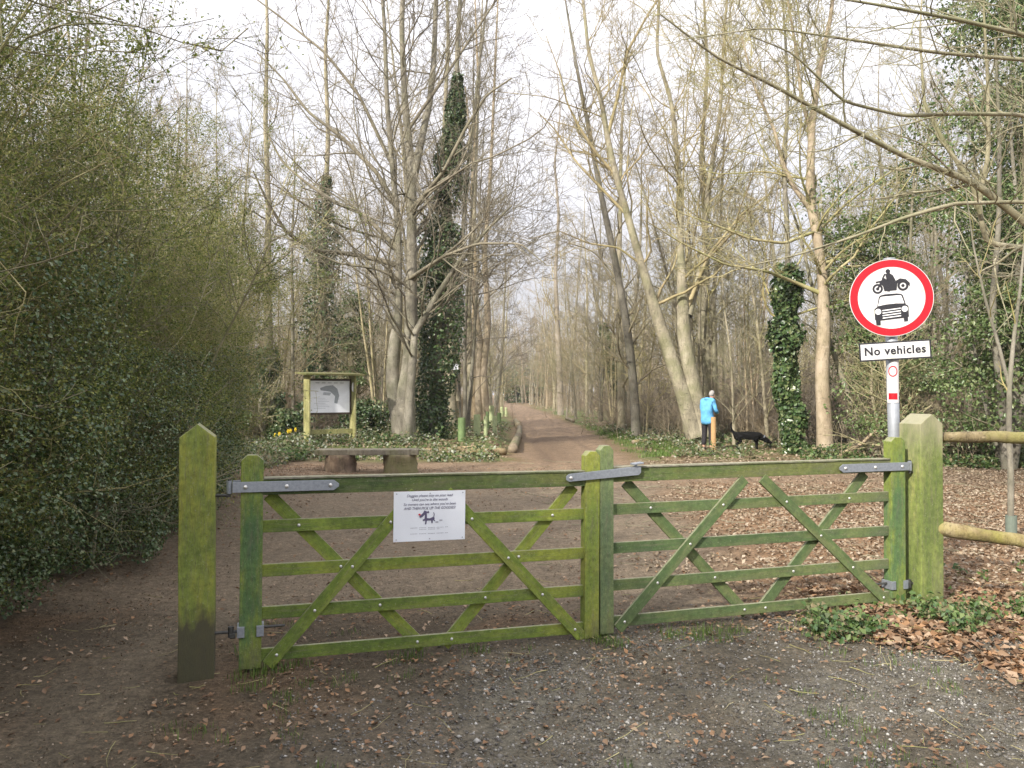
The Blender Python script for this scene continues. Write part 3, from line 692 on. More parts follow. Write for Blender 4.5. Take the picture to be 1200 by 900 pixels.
# ------------------------------------------------------------------ tree growing
def crown_mesh(rng, stems, levels, mat, name='branches', extra=None):
    "stems: (P,R) lists; levels: list of dict(n,t0,t1,ang,L,radf,k,wig,up,sides)"
    acc = Acc(); K = 16
    cur = [(np.stack([resample(p_, r_, K)[0] for p_, r_ in stems]), np.stack([resample(p_, r_, K)[1] for p_, r_ in stems]))]
    cP, cR = cur[0]; tips = []
    for lv in levels:
        nP, nR = spawn(rng, cP, cR, lv['n'], lv['t0'], lv['t1'], lv['ang'], lv['L'], lv['radf'], lv['k'], lv['wig'], lv['up'], lv.get('rmin', .004), lv.get('taper', .25))
        V, Qd = tubes(nP, nR, lv.get('sides', 3)); acc.add(V, Qd)
        tips.append(nP)
        if lv.get('mixk') and extra: pass
        cP, cR = nP, nR
    return acc, tips
def trunk_mesh(stems, K=40, sides=12, rough=.08, flare=0.0, seed=1):
    acc = Acc()
    for j, (p_, r_) in enumerate(stems):
        Pn, Rn = resample(p_, r_, K); V, Qd = tubes(Pn[None], Rn[None], sides)
        cc = np.repeat(Pn, sides, 0); k = 1+rough*2*(fbm(V[:, 0]*3+seed+j, V[:, 2]*1.6+V[:, 1]*3, 4)-.5)
        a = np.tile(np.arange(sides)/sides*2*PI, K); hz = np.repeat(np.arange(K)/(K-1), sides)
        if flare: k = k+flare*np.exp(-(V[:, 2]-V[:, 2].min())/.5)*(.6+.4*np.cos(a*4+seed))
        V = cc+(V-cc)*k[:, None]; acc.add(V, Qd)
    return acc
def ivy_leaves(rng, pts, rad, n, spread, size, mat, name, parent, loc, lumps=6, dens=None):
    Pn, Rn = resample(pts, rad, 60); t = rng.rand(n)
    if dens is not None: t = dens(rng, n)
    f = t*59; i = np.minimum(f.astype(int), 58); fr = (f-i)[:, None]
    c = Pn[i]*(1-fr)+Pn[i+1]*fr; r = Rn[i]
    a = rng.rand(n)*2*PI
    lump = -.6+3.1*fbm(t*lumps*4+3, np.abs(a/PI-1)*3+7+loc[0], 3)
    rr = r+spread(t)*lump*(rng.rand(n)**.45)
    dirv = np.stack([np.cos(a), np.sin(a), rng.normal(0, .25, n)], 1)
    Q_ = c+dirv*rr[:, None]; nn = dirv*.8+np.array([0, 0, .35])
    V, Fq, v = leaf_geo(rng, Q_, size*rng.uniform(.6, 1.25, n), nn, .85, .55)
    return link(name, npmesh(name, V, [Fq], mat, False, v=v), parent)
LV_MAIN = lambda n1, L1, a1=54, up=.075: [
    dict(n=int(n1*1.4), t0=.24, t1=.99, ang=a1, L=(L1[0]*1.15, L1[1]*1.4), radf=.30, k=12, wig=.17, up=up, sides=5, rmin=.011),
    dict(n=7, t0=.15, t1=.98, ang=50, L=.5, radf=.5, k=8, wig=.2, up=.05, sides=4, rmin=.008),
    dict(n=5, t0=.12, t1=.98, ang=46, L=.5, radf=.55, k=5, wig=.22, up=.03, sides=3, rmin=.0055),
    dict(n=3, t0=.15, t1=1.0, ang=42, L=.55, radf=.7, k=4, wig=.2, up=.03, sides=3, rmin=.004)]
def big_tree(name, d, stems_px, label, seed, lv, mat=M_bark, tmat=M_twig, boughs_px=(), cat='tree', group=None, bough_lv=None, flare=.16, rs=.85):
    "stems_px: list of [(px,py,rpx[,dd])...] at depth d"
    bx, by = P(stems_px[0][0][0], 0, d)[:2]; z0 = Hs(bx, by)
    root = empty(name, (bx, by, z0), 0, label, cat, group); o = np.array([bx, by, z0]); rng = np.random.RandomState(seed)
    ys = stems_px[0][0][1]
    def conv(s): return ([P(q[0], q[1], d+(q[3] if len(q) > 3 else 0))-o for q in s], [q[2]/F*d*rs*(1 if q[1] > 330 else .78) for q in s])
    st = [conv(s) for s in stems_px]; bo = [conv(s) for s in boughs_px]
    link('trunk', trunk_mesh(st, flare=flare, seed=seed).mesh('trunk', mat), root)
    acc, tips = crown_mesh(rng, st, lv, tmat)
    if bo:
        a2, _ = crown_mesh(rng, bo, bough_lv or [dict(n=8, t0=.2, t1=.98, ang=48, L=.42, radf=.5, k=7, wig=.15, up=.06, sides=4, rmin=.012)]+lv[2:], tmat)
        for V, f in zip(a2.V, a2.F): pass
        acc.add(np.concatenate(a2.V), np.concatenate(a2.F))
        a3 = trunk_mesh(bo, K=24, sides=7, rough=.12, seed=seed+5); acc.add(np.concatenate(a3.V), np.concatenate(a3.F))
    link('branches', acc.mesh('branches', tmat), root)
    return root, st, rng, tips

# a: big grey tree left of the path
t, st, rg, _ = big_tree('beech_tree', 23, [
    [(475, 530, 14), (474, 500, 13), (474, 465, 11.5), (480, 430, 8.5), (482, 380, 8), (482, 310, 8), (482, 250, 7.5), (482, 200, 6.5), (474, 120, 5), (470, 30, 4), (475, -90, 3), (470, -230, 1.5)],
    [(470, 525, 9), (466, 490, 8.5), (460, 455, 8), (460, 430, 7.5), (463, 400, 7.5), (467, 370, 5), (467, 310, 5), (466, 265, 5), (460, 200, 4.2), (453, 120, 3.6), (450, 30, 2.8), (440, -100, 1.6)],
    [(483, 215, 6, 0), (492, 170, 5.5), (503, 120, 5, .5), (508, 70, 4.4, 1), (510, 10, 3.8, 1.5), (516, -90, 2.8, 2), (520, -220, 1.2, 2)],
    [(477, 515, 6, -.3), (482, 440, 5, -.3), (486, 390, 4, -.3), (510, 350, 3.5, -.4), (535, 310, 3, -.6), (570, 270, 2.2, -.8), (600, 240, 1.2, -1)]],
    'big pale grey tree with a swollen forked trunk and wide-arching boughs beside the bench', 11,
    LV_MAIN(20, (2.4, 5.0)), rs=1.0, boughs_px=[
    [(468, 312, 4.5), (440, 303, 4), (400, 296, 3.6), (370, 294, 3.2, -.5), (335, 272, 2.6, -1), (312, 235, 1.8, -1.5), (296, 200, 1, -2)],
    [(466, 292, 4.5), (445, 270, 3.8), (425, 250, 3.2), (395, 238, 2.8, .5), (360, 215, 2.3, 1), (330, 190, 1.6, 1), (310, 150, 1, 1)],
    [(464, 240, 4), (440, 200, 3.4), (400, 160, 2.8), (360, 130, 2.2), (330, 90, 1.5), (300, 60, 1)],
    [(478, 250, 4), (500, 225, 3.4, -.5), (520, 200, 2.8, -1), (545, 150, 2.3, -1.3), (570, 110, 1.6, -1.6), (600, 90, 1, -2)],
    [(474, 330, 3), (520, 300, 2.4, -1), (560, 285, 1.9, -1.5), (610, 285, 1.2, -2), (640, 310, .7, -2.4)],
    [(458, 190, 3), (420, 110, 2.4), (380, 60, 2), (330, 20, 1.5), (290, -10, 1)],
    [(472, 160, 3), (520, 90, 2.4), (560, 30, 1.8), (600, -30, 1)]])
# the burl and hollow on its trunk
# b: ivy clad tree just right of it
t, st, rg, _ = big_tree('ivy_clad_tree', 24, [
    [(508, 522, 9), (510, 440, 8), (514, 340, 7), (522, 240, 6), (534, 140, 5), (536, 40, 4), (545, -90, 2.5), (550, -200, 1)],
    [(520, 400, 5), (540, 300, 4), (548, 200, 3.5), (560, 90, 2.5), (575, -40, 1.5)]],
    'tree wrapped in dark ivy right behind the big grey forked tree', 12, LV_MAIN(6, (1.4, 2.8)))
ivy_leaves(rg, *st[0], 15000, lambda t: np.interp(t, [0, .1, .3, .42, .50, .58, 1], [.46, .42, .46, .52, .34, .08, .02])*1.0, .10, M_ivy, 'ivy', t, t.location,
           dens=lambda r, n: r.rand(n)**1.0*.60)
# c: trunk with the small white notice
t, st, rg, _ = big_tree('woodland_tree', 30, [
    [(530, 506, 8), (529, 440, 7), (527, 360, 6), (528, 270, 5), (520, 160, 4), (525, 40, 3), (520, -100, 1.5)],
    [(536, 470, 4), (522, 425, 4), (513, 400, 2.5), (500, 360, 1.5)],
    [(545, 508, 5), (552, 440, 4.5), (548, 350, 4), (556, 250, 3), (560, 120, 2.3), (566, -20, 1)]],
    'pale trunk with the small white card pinned on it, left of the path', 13, LV_MAIN(10, (1.8, 3.8)))
x, y, z = P(531, 430, 29.2); root = tag(link('tree_card', None or bpy.data.meshes.new('x')), 'small blank white card pinned to a pale trunk left of the path', 'card')
b = B(); bm_box(b, (0, 0, 0), (.38, .012, .20)); b.to_mesh(root.data); root.data.materials.append(M_white); root.location = (x, y-.0, z); b.free()
# c2: sunlit stems by the path edge
for k, (bx_, dd, sp, lab) in enumerate((
    (571, 33, [[(571, 495, 6), (566, 440, 5), (572, 380, 4.6), (568, 300, 4), (575, 200, 3), (580, 80, 2), (585, -40, 1)], [(562, 495, 5), (560, 450, 4.5), (563, 400, 4), (552, 320, 3), (556, 220, 2), (545, 100, 1.2)]],
     'sunlit twin-stemmed tree at the left edge of the path, behind the tree tubes'),
    (553, 36, [[(556, 492, 5), (553, 420, 4.5), (558, 330, 4), (553, 220, 3), (560, 90, 2), (555, -40, 1)]],
     'straight slender tree just left of the twin-stemmed one at the path edge'),
    (655, 60, [[(657, 487, 4.6), (656, 440, 4), (653, 380, 3.6), (651, 320, 3), (655, 250, 2.4), (650, 190, 1.8), (657, 130, 1.1), (652, 70, .5)]],
     'pale flaking trunk on the right edge of the path, far along'))):
    big_tree('woodland_tree', dd, sp, lab, 20+k, LV_MAIN(9, (2.0, 4.0)), mat=M_barkc)
# d: the leaning tree and its upright neighbour stems
t, st, rg, _ = big_tree('leaning_tree', 24.5, [
    [(815, 512, 15), (805, 475, 13.5), (790, 430, 11.5), (770, 370, 10), (752, 310, 8.5), (735, 250, 7.5), (722, 205, 7), (712, 160, 6), (706, 120, 5), (690, 60, 3.8), (682, -20, 2.8), (670, -120, 1.5)],
    [(824, 512, 14), (812, 450, 13), (802, 400, 11.5), (800, 350, 9.5), (798, 290, 7), (796, 200, 6), (788, 120, 4.5), (770, 60, 3.5), (775, -30, 2.5), (765, -140, 1)],
    [(806, 370, 7), (818, 330, 6.5, .4), (826, 290, 6, .8), (830, 220, 5, 1.2), (845, 130, 4, 1.5), (850, 30, 3, 2), (862, -80, 1.5, 2)]],
    'big grey tree leaning left over the person in blue, with two upright stems', 14, LV_MAIN(18, (2.2, 4.6)), rs=.72,
    boughs_px=[
    [(722, 205, 4), (700, 180, 3.5), (680, 150, 2.8), (665, 120, 2), (655, 80, 1.2), (640, 40, .8)],
    [(712, 160, 4), (725, 110, 3.5), (735, 60, 3), (760, 15, 2.3), (790, -30, 1.4)],
    [(738, 255, 3.5), (700, 215, 3), (676, 190, 2.4), (650, 150, 1.7), (630, 130, 1)],
    [(752, 310, 2.6), (725, 290, 2.2), (690, 285, 1.7), (655, 270, 1.1), (620, 280, .7)],
    [(806, 360, 4), (830, 300, 3), (870, 250, 2.2), (905, 225, 1.3)]])
t, st, rg, _ = big_tree('woodland_tree', 28, [
    [(829, 505, 7), (828, 440, 6.5), (826, 370, 6), (829, 290, 5), (822, 190, 4), (830, 80, 3), (824, -50, 1.5)],
    [(838, 505, 4), (838, 430, 3.6), (836, 350, 3), (845, 260, 2.4), (850, 150, 1.5)]],
    'upright greenish trunk standing right behind the person in blue', 15, LV_MAIN(12, (1.8, 3.6)), tmat=M_twigy)
# e: cream trunk at right
t, st, rg, _ = big_tree('cream_tree', 20.5, [
    [(967, 536, 11.5), (966, 500, 10.5), (963, 440, 9.5), (966, 380, 9), (965, 330, 9), (959, 280, 8.5), (950, 235, 8), (951, 190, 7), (953, 140, 6), (962, 80, 4.6), (975, 20, 3.6), (985, -60, 2.6), (990, -180, 1.2)],
    [(951, 245, 5), (932, 220, 4), (918, 190, 3.4), (908, 150, 2.6), (885, 100, 2), (870, 40, 1.3)],
    [(955, 170, 3.8), (940, 110, 3.2), (935, 60, 2.5), (925, 0, 1.8), (915, -80, 1)]],
    'smooth cream-barked tree with a sinuous trunk right of the ivy column', 16, LV_MAIN(16, (1.8, 3.8)), mat=M_barkc, tmat=M_twigy,
    boughs_px=[[(965, 345, 3.6), (930, 330, 3), (900, 318, 2.6, -.8), (850, 310, 2, -1.5), (800, 285, 1.4, -2), (760, 260, .8, -2.4)],
               [(962, 310, 3.4), (990, 300, 2.6), (1020, 305, 2), (1060, 318, 1.2)],
               [(958, 270, 3), (920, 285, 2.5, -.5), (880, 280, 2, -.8), (835, 262, 1.4, -1.2), (800, 250, .9, -1.4)]])
# f: ivy column
t, st, rg, _ = big_tree('ivy_clad_tree', 20.8, [
    [(932, 533, 8), (926, 480, 7), (920, 420, 6.5), (922, 350, 5.5), (924, 290, 4.5), (920, 200, 3.6), (925, 100, 2.8), (918, -20, 1.5)]],
    'glossy dark ivy column with a thin stem above, just left of the cream-barked tree', 17, LV_MAIN(10, (1.4, 2.8)), mat=M_bark, tmat=M_twigy)
ivy_leaves(rg, *st[0], 9000, lambda t: np.interp(t, [0, .12, .25, .36, .42, 1], [.16, .19, .23, .19, .08, 0]), .13, M_ivy, 'ivy', t, t.location, dens=lambda r, n: r.rand(n)*.40)
# g: ivy trees in left background
for k, (dd, sp, top, sprd, lab) in enumerate((
    (34, [[(378, 498, 8), (380, 430, 7), (378, 340, 6), (380, 250, 5), (384, 160, 4), (380, 60, 3), (388, -60, 1.5)]], .52, .5, 'tall straight tree with ivy on its lower trunk, above the notice board'),
    (30, [[(318, 505, 6), (316, 430, 6), (313, 340, 5.5), (314, 240, 5), (310, 140, 4), (312, 30, 3), (308, -80, 1.5)]], .16, .3, 'lichen-pale straight trunk at the end of the hedge, left of the notice board'),
    (46, [[(728, 480, 4), (722, 440, 3.6), (712, 400, 3), (700, 360, 2.2), (690, 300, 1.2)]], .55, .22, 'short leaning ivy-wrapped stem right of the path, left of the leaning tree'))):
    t, st, rg, _ = big_tree('ivy_clad_tree', dd, sp, lab, 40+k, LV_MAIN(12, (1.6, 3.2)), mat=M_barkd)
    ivy_leaves(rg, *st[0], 5000, lambda t: np.interp(t, [0, top*.8, top, 1], [sprd, sprd*1.2, .1, 0]), .15, M_ivy, 'ivy', t, t.location, dens=lambda r, n, top=top: r.rand(n)*top)

# h: tree off the right edge whose boughs hang across the top right
o0 = np.array([9.6, 11.5, 0.])
root = empty('overhanging_tree', tuple(o0), 0, 'lichen-covered tree at the right edge whose long boughs sweep left above the road sign', 'tree')
rg = np.random.RandomState(77)
def PQ(l): return ([P(a, b_, c)-o0 for a, b_, c, r_ in l], [r_*.74 for a, b_, c, r_ in l])
trk = [([np.array(v) for v in ((0, 0, -.1), (.1, 0, 1.5), (-.1, .1, 3.4), (.1, -.1, 5.5), (.5, 0, 8), (.6, .1, 11))], [.30, .25, .22, .18, .12, .05])]
bo = [PQ([(1330, 330, 11.4, .10), (1240, 290, 11.4, .085), (1143, 213, 11.2, .065), (1060, 182, 11, .05), (990, 145, 10.6, .04), (910, 100, 10.2, .032), (840, 65, 9.8, .024), (775, 15, 9.5, .012)]),
      PQ([(1330, 200, 11.2, .07), (1200, 133, 10.8, .04), (1120, 132, 10.3, .035), (1060, 135, 10, .03), (990, 118, 9.6, .022), (930, 60, 9.2, .014), (880, 40, 9, .009)]),
      PQ([(1330, 260, 10.5, .06), (1200, 236, 10, .033), (1120, 238, 9.6, .030), (1060, 255, 9.3, .026), (1005, 276, 9, .02), (930, 300, 8.8, .013), (860, 315, 8.6, .008)]),
      PQ([(1330, 90, 9.6, .05), (1200, 38, 9.2, .036), (1120, 20, 8.8, .028), (1040, 5, 8.4, .02), (950, -10, 8.2, .012)]),
      PQ([(1340, 330, 12.2, .09), (1200, 290, 12.2, .06), (1156, 285, 12.2, .055), (1148, 240, 12.2, .05), (1160, 180, 12.2, .045), (1160, 100, 12.2, .035), (1155, 0, 12, .02), (1160, -90, 12, .01)]),
      PQ([(1150, 250, 12.1, .05), (1140, 213, 12, .05), (1110, 170, 12, .04), (1085, 120, 12, .03), (1080, 40, 12, .02), (1085, -40, 12, .01)]),
      PQ([(1340, 150, 10.4, .05), (1220, 70, 10, .035), (1100, 60, 9.6, .028), (1000, 45, 9.2, .02), (900, 30, 9, .012), (800, 45, 8.8, .007)])]
link('trunk', trunk_mesh(trk, seed=3).mesh('trunk', M_bark), root)
acc, _ = crown_mesh(rg, bo, [dict(n=18, t0=.10, t1=.98, ang=46, L=(.7, 2.4), radf=.45, k=8, wig=.17, up=.02, sides=4, rmin=.006),
                             dict(n=7, t0=.15, t1=.98, ang=42, L=.42, radf=.55, k=6, wig=.2, up=.03, sides=3, rmin=.0035),
                             dict(n=4, t0=.15, t1=.98, ang=42, L=.42, radf=.65, k=4, wig=.2, up=.03, sides=3, rmin=.0024)], M_twigy)
a3 = trunk_mesh(bo, K=36, sides=8, rough=.14, seed=9); acc.add(np.concatenate(a3.V), np.concatenate(a3.F))
link('branches', acc.mesh('branches', M_twigy), root)

# i: leafy evergreens at the right
def cloud_leaves(rng, blobs, n, size, nlump=.55):
    "leaf points in the outer half of ragged blobs"
    bl = np.array(blobs, float); vol = bl[:, 3]*bl[:, 4]; k = rng.choice(len(bl), n, p=vol/vol.sum())
    u = nrm(rng.normal(0, 1, (n, 3))); lump = nlump+1.0*fbm(u[:, 0]*2.3+bl[k, 0]*3+5, u[:, 2]*2.3+u[:, 1]*1.7+bl[k, 2]*2, 4)
    rr = lump*(rng.rand(n)**.5)
    Q_ = bl[k, :3]+u*np.stack([bl[k, 3], bl[k, 3], bl[k, 4]], 1)*rr[:, None]
    # gaps between sprays
    g = fbm(Q_[:, 0]*2.2+Q_[:, 1]*1.3, Q_[:, 2]*2.2+7, 3); keep = g > .485
    return Q_[keep], u[keep]
def leafy(name, x, y, label, blobs, n, size, seed, lmat=M_everg, stems=5, h=5, cat='tree', group=None, tmat=M_twigy, spread=.35):
    root = empty(name, (x, y, Hs(x, y)), 0, label, cat, group); rng = np.random.RandomState(seed)
    S_ = []
    for k in range(stems):
        a = rng.rand()*2*PI; l = rng.uniform(.2, 1)*spread
        pts = [np.array([.15*math.cos(a)*k/3, .15*math.sin(a)*k/3, -.1])]
        for j in range(1, 6): pts.append(pts[-1]+np.array([math.cos(a)*l*h/6+rng.normal(0, .08), math.sin(a)*l*h/6+rng.normal(0, .08), h/5*.95]))
        S_.append((pts, list(np.linspace(.09, .02, 6)*rng.uniform(.6, 1.1))))
    link('stems', trunk_mesh(S_, K=20, sides=7, seed=seed).mesh('stems', M_bark), root)
    acc, tips = crown_mesh(rng, S_, [dict(n=14, t0=.1, t1=.98, ang=55, L=(.6, 1.8), radf=.4, k=6, wig=.18, up=.05, sides=4, rmin=.008), dict(n=6, t0=.2, t1=1, ang=45, L=.5, radf=.5, k=5, wig=.2, up=.05, rmin=.004), dict(n=4, t0=.2, t1=1, ang=45, L=.5, radf=.6, k=4, wig=.2, up=.05, rmin=.003)], tmat)
    link('branches', acc.mesh('branches', tmat), root)
    Q_, u = cloud_leaves(rng, blobs, n, size)
    V, Fq, v = leaf_geo(rng, Q_, size*rng.uniform(.6, 1.3, len(Q_)), u*.6+np.array([0, 0, .5]), .7, .7)
    link('foliage', npmesh('foliage', V, [Fq], lmat, False, v=v), root)
    return root
leafy('ivy_thicket', 10.4, 17.0, 'tall ivy-smothered tree rising behind the right fence rails', [(0, 0, 2.2, 1.4, 2.0), (.6, 0, 4.6, 1.6, 1.8), (-.4, .3, 6.8, 1.3, 1.6), (1.2, 0, 7.6, 1.6, 1.8), (.2, 0, 9.6, 1.6, 1.6)], 85000, .085, 51, h=9, stems=6)
leafy('ivy_thicket', 9.2, 20.5, 'rounded mid-green evergreen behind the round road sign', [(0, 0, 4.6, 1.3, 1.5), (-.5, 0, 6.2, 1.1, 1.2), (.6, .3, 3.0, 1.1, 1.4), (.8, 0, 6.6, 1.0, 1.3), (0, 0, 2.2, 1.2, 1.6)], 30000, .09, 52, h=8, stems=4)
leafy('ivy_thicket', 13.2, 19.5, 'dark evergreen mass at the far right edge of the frame', [(0, 0, 2.6, 1.8, 2.2), (-.3, 0, 5.6, 1.9, 2.0), (0, 0, 8.6, 1.9, 2.0)], 50000, .09, 53, h=9, stems=4)
leafy('ivy_thicket', 8.9, 18.6, 'low leafy bramble bank right of the road sign pole', [(0, 0, .8, 1.3, .9), (1.2, -.6, .6, 1.2, .8), (2.4, -.9, .6, 1.3, .8), (.6, 0, 1.8, .9, .8)], 13000, .07, 54, h=3, stems=7, cat='bush')
leafy('ivy_thicket', -5.9, 30.0, 'yellow-green holly bush standing between the notice board and the big grey tree', [(0, 0, 1.6, .9, 1.2), (.1, 0, 3.4, .8, 1.3), (.1, 0, 4.6, .5, .8)], 9000, .10, 55, h=5, stems=3, cat='bush', lmat=M_everg)
leafy('ivy_thicket', -7.9, 25.0, 'dark evergreen bush behind and left of the notice board', [(0, 0, .9, 1.1, .9), (.9, .3, .8, .9, .7), (-1.0, 0, 1.2, 1.1, 1.0)], 9000, .11, 56, h=2.4, stems=4, cat='bush', lmat=M_ivy)
leafy('ivy_thicket', -3.4, 27.0, 'dark ivy mound at the foot of the ivy-wrapped tree', [(0, 0, .7, .9, .7), (-1.3, -1.0, .6, .9, .6)], 5000, .11, 57, h=2, stems=3, cat='bush', lmat=M_ivy)
leafy('ivy_thicket', -.6, 128, 'dark rounded evergreen closing the far end of the path', [(1.5, 0, 3, 3.6, 3.4), (4.4, 0, 2.4, 3.0, 2.8)], 14000, .30, 58, h=6, stems=4, lmat=M_ivy)

# ------------------------------------------------------------------ hedge: one shrub after another along the footpath
def shrub_proto(seed, h, rad, nl, lean):
    rng = np.random.RandomState(seed); S_ = []
    for k in range(22):
        a = rng.rand()*2*PI; l = rng.uniform(.15, 1)
        pts = [np.array([rng.normal(0, .22), rng.normal(0, .22), -.1])]; sx = math.cos(a)*l*rad/5+lean; sy = math.sin(a)*l*rad/5
        for j in range(1, 7): pts.append(pts[-1]+np.array([sx*(.5+j*.16)+rng.normal(0, .13), sy+rng.normal(0, .13), h/6*rng.uniform(.75, 1.15)*(1-.35*l)]))
        S_.append((pts, list(np.linspace(.013, .004, 7)*rng.uniform(.6, 1.3))))
    st_m = trunk_mesh(S_, K=18, sides=6, seed=seed).mesh('stems', M_twigy)
    acc, tips = crown_mesh(rng, S_, [dict(n=18, t0=.06, t1=.98, ang=50, L=(.6, 1.8), radf=.45, k=7, wig=.2, up=.03, sides=3, rmin=.005),
        dict(n=7, t0=.1, t1=1, ang=48, L=.45, radf=.55, k=5, wig=.22, up=.02, rmin=.003), dict(n=3, t0=.2, t1=1, ang=45, L=.55, radf=.7, k=4, wig=.2, up=.02, rmin=.002)], M_twigy)
    tw = acc.mesh('branches', M_twigy)
    T2 = tips[2].reshape(-1, 3); T1 = tips[1].reshape(-1, 3); allp = np.concatenate([T2, T1])
    idx = rng.choice(len(allp), int(nl*3.2)); Q_ = allp[idx]+rng.normal(0, .03, (len(idx), 3))
    zf = Q_[:, 2]/h; dens = fbm(Q_[:, 0]*1.7+seed, Q_[:, 1]*1.7+Q_[:, 2]*1.9, 3)
    keep = rng.rand(len(Q_)) < np.clip(np.interp(zf, [0, .45, .75, 1.1], [.8, .75, .5, .3])*np.clip((dens-.32)*3.5, 0, 1), 0, 1)
    Q_ = Q_[keep]; nn = np.stack([np.ones(len(Q_))*.25, -np.ones(len(Q_))*.15, np.ones(len(Q_))*.7], 1)
    V, Fq, v = leaf_geo(rng, Q_, rng.uniform(.014, .028, len(Q_)), nn, .62, .8)
    nf = int(nl*2.3); a = rng.rand(nf)*2*PI; zz = rng.rand(nf)**1.1*h*.86; rr = rad*np.interp(zz/h, [0, .12, .5, .86], [.6, .92, .95, .55])*(.55+.85*fbm(np.abs(a/PI-1)*4+seed, zz*1.6, 4))*(rng.rand(nf)**.3)
    Q2 = np.stack([np.cos(a)*rr+lean*zz, np.sin(a)*rr, zz], 1); g = fbm(Q2[:, 0]*3.1+Q2[:, 1]*2.3+seed, Q2[:, 2]*3.1, 3); kp = (g > .45) & (rng.rand(nf) < np.interp(zz/h, [0, .45, .86], [1, .9, .45])); Q2 = Q2[kp]; a = a[kp]
    V2, F2, v2 = leaf_geo(rng, Q2, rng.uniform(.013, .028, len(Q2)), np.stack([np.cos(a)*.5, np.sin(a)*.5, np.ones(len(Q2))*.7], 1), .62, .8)
    F2 = F2+len(V); fol = npmesh('foliage', np.concatenate([V, V2]), [Fq, F2], M_hedge, False, v=np.concatenate([v, v2]))
    # ivy skirt and dense inner leaves low down
    nb = int(nl*.6); a = rng.rand(nb)*2*PI; zz = rng.rand(nb)**1.3*h*.36; rr = rad*np.interp(zz/h, [0, .12, .42], [.62, .95, .85])*(.72+.5*fbm(a*2+seed, zz*1.8, 3))*(rng.rand(nb)**.22)
    Q_ = np.stack([np.cos(a)*rr+lean*zz, np.sin(a)*rr, zz], 1); nn = np.stack([np.cos(a)*.6, np.sin(a)*.6, np.ones(nb)*.6], 1)
    V, Fq, v = leaf_geo(rng, Q_, rng.uniform(.018, .034, nb), nn, .8, .6)
    iv = npmesh('ivy', V, [Fq], M_ivy, False, v=v)
    return st_m, tw, fol, iv
shr = [shrub_proto(101, 5.6, 1.5, 42000, .05), shrub_proto(102, 4.8, 1.35, 38000, .04), shrub_proto(103, 6.2, 1.6, 44000, .06)]
hl = [(-4.1, 3.3, 0, 1.08, 'leafy hedge shrub at the extreme left edge nearest the camera'),
      (-4.35, 5.3, 2, 1.12, 'tallest hedge shrub with thin twigs reaching the top left corner'),
      (-4.15, 7.4, 1, 1.08, 'dense hedge shrub right behind the left gate post'),
      (-4.45, 9.4, 0, 1.0, 'hedge shrub with ivy at its foot, just past the left gate post'),
      (-5.1, 11.7, 1, 1.05, 'hedge shrub before the last, lower and greener'),
      (-5.9, 14.2, 2, .72, 'last and lowest hedge shrub beside the snowdrop bed'),
      (-6.6, 6.6, 0, 1.15, 'tall thin-topped shrub rising behind the front of the hedge'),
      (-7.2, 10.2, 2, 1.0, 'tall shrub rising behind the middle of the hedge'),
      (-8.6, 14.5, 0, .9, 'shrub seen over the far end of the hedge'),
      (-4.1, 1.2, 1, 1.1, 'hedge shrub beside the camera, out of view'), (-4.2, -1.2, 2, 1.1, 'hedge shrub behind the camera, out of view'), (-4.0, -3.8, 0, 1.2, 'second hedge shrub behind the camera, out of view'), (-3.4, -6.4, 2, 1.2, 'third hedge shrub behind the camera, out of view')]
for k, (x, y, pi_, s, lab) in enumerate(hl):
    root = empty('hedge_shrub', (x, y, Hs(x, y)), [0, .35, -.4, .6, 2.4, .2, 1.1, -1.2, .8, .3, -.3, .9, .1][k], lab, 'hedge', 'shrubs of the hedge along the footpath'); root.scale = (s, s, s)
    for nm, me in zip(('stems', 'branches', 'foliage', 'ivy'), shr[pi_]): link(nm, me, root)

# ------------------------------------------------------------------ background wood
def wood_proto(seed, h, nst, rbase, tm, bm_, wide=1.0, dense=1.0):
    rng = np.random.RandomState(seed); S_ = []; rbase *= .6
    for k in range(nst):
        a = rng.rand()*2*PI; l = (.0 if nst == 1 else rng.uniform(.3, 1))*.09
        pts = [np.array([rng.normal(0, .12)*(nst > 1), rng.normal(0, .12)*(nst > 1), -.15])]; hh = h*rng.uniform(.75, 1.0); dx, dy = math.cos(a)*l, math.sin(a)*l
        for j in range(1, 9):
            dx += rng.normal(0, .038); dy += rng.normal(0, .038); pts.append(pts[-1]+np.array([dx*hh/8, dy*hh/8, hh/8]))
        r0 = rbase*rng.uniform(.7, 1.15); S_.append((pts, list(r0*np.array([1.15, .95, .85, .74, .62, .5, .36, .22, .08]))))
    tme = trunk_mesh(S_, K=24, sides=8, flare=.25, seed=seed).mesh('trunk', tm)
    n1 = int(30*dense/nst**.6)
    acc, _ = crown_mesh(rng, S_, [dict(n=n1, t0=.10, t1=.99, ang=53, L=(1.6*wide, 4.6*wide), radf=.30, k=9, wig=.18, up=.06, sides=4, rmin=.010),
        dict(n=6, t0=.12, t1=.98, ang=44, L=.48, radf=.5, k=6, wig=.19, up=.05, sides=3, rmin=.008),
        dict(n=4, t0=.12, t1=1, ang=42, L=.5, radf=.6, k=4, wig=.17, up=.04, sides=3, rmin=.0055), dict(n=3, t0=.15, t1=1, ang=40, L=.6, radf=.75, k=3, wig=.15, up=.04, rmin=.004)], bm_)
    return tme, acc.mesh('branches', bm_)
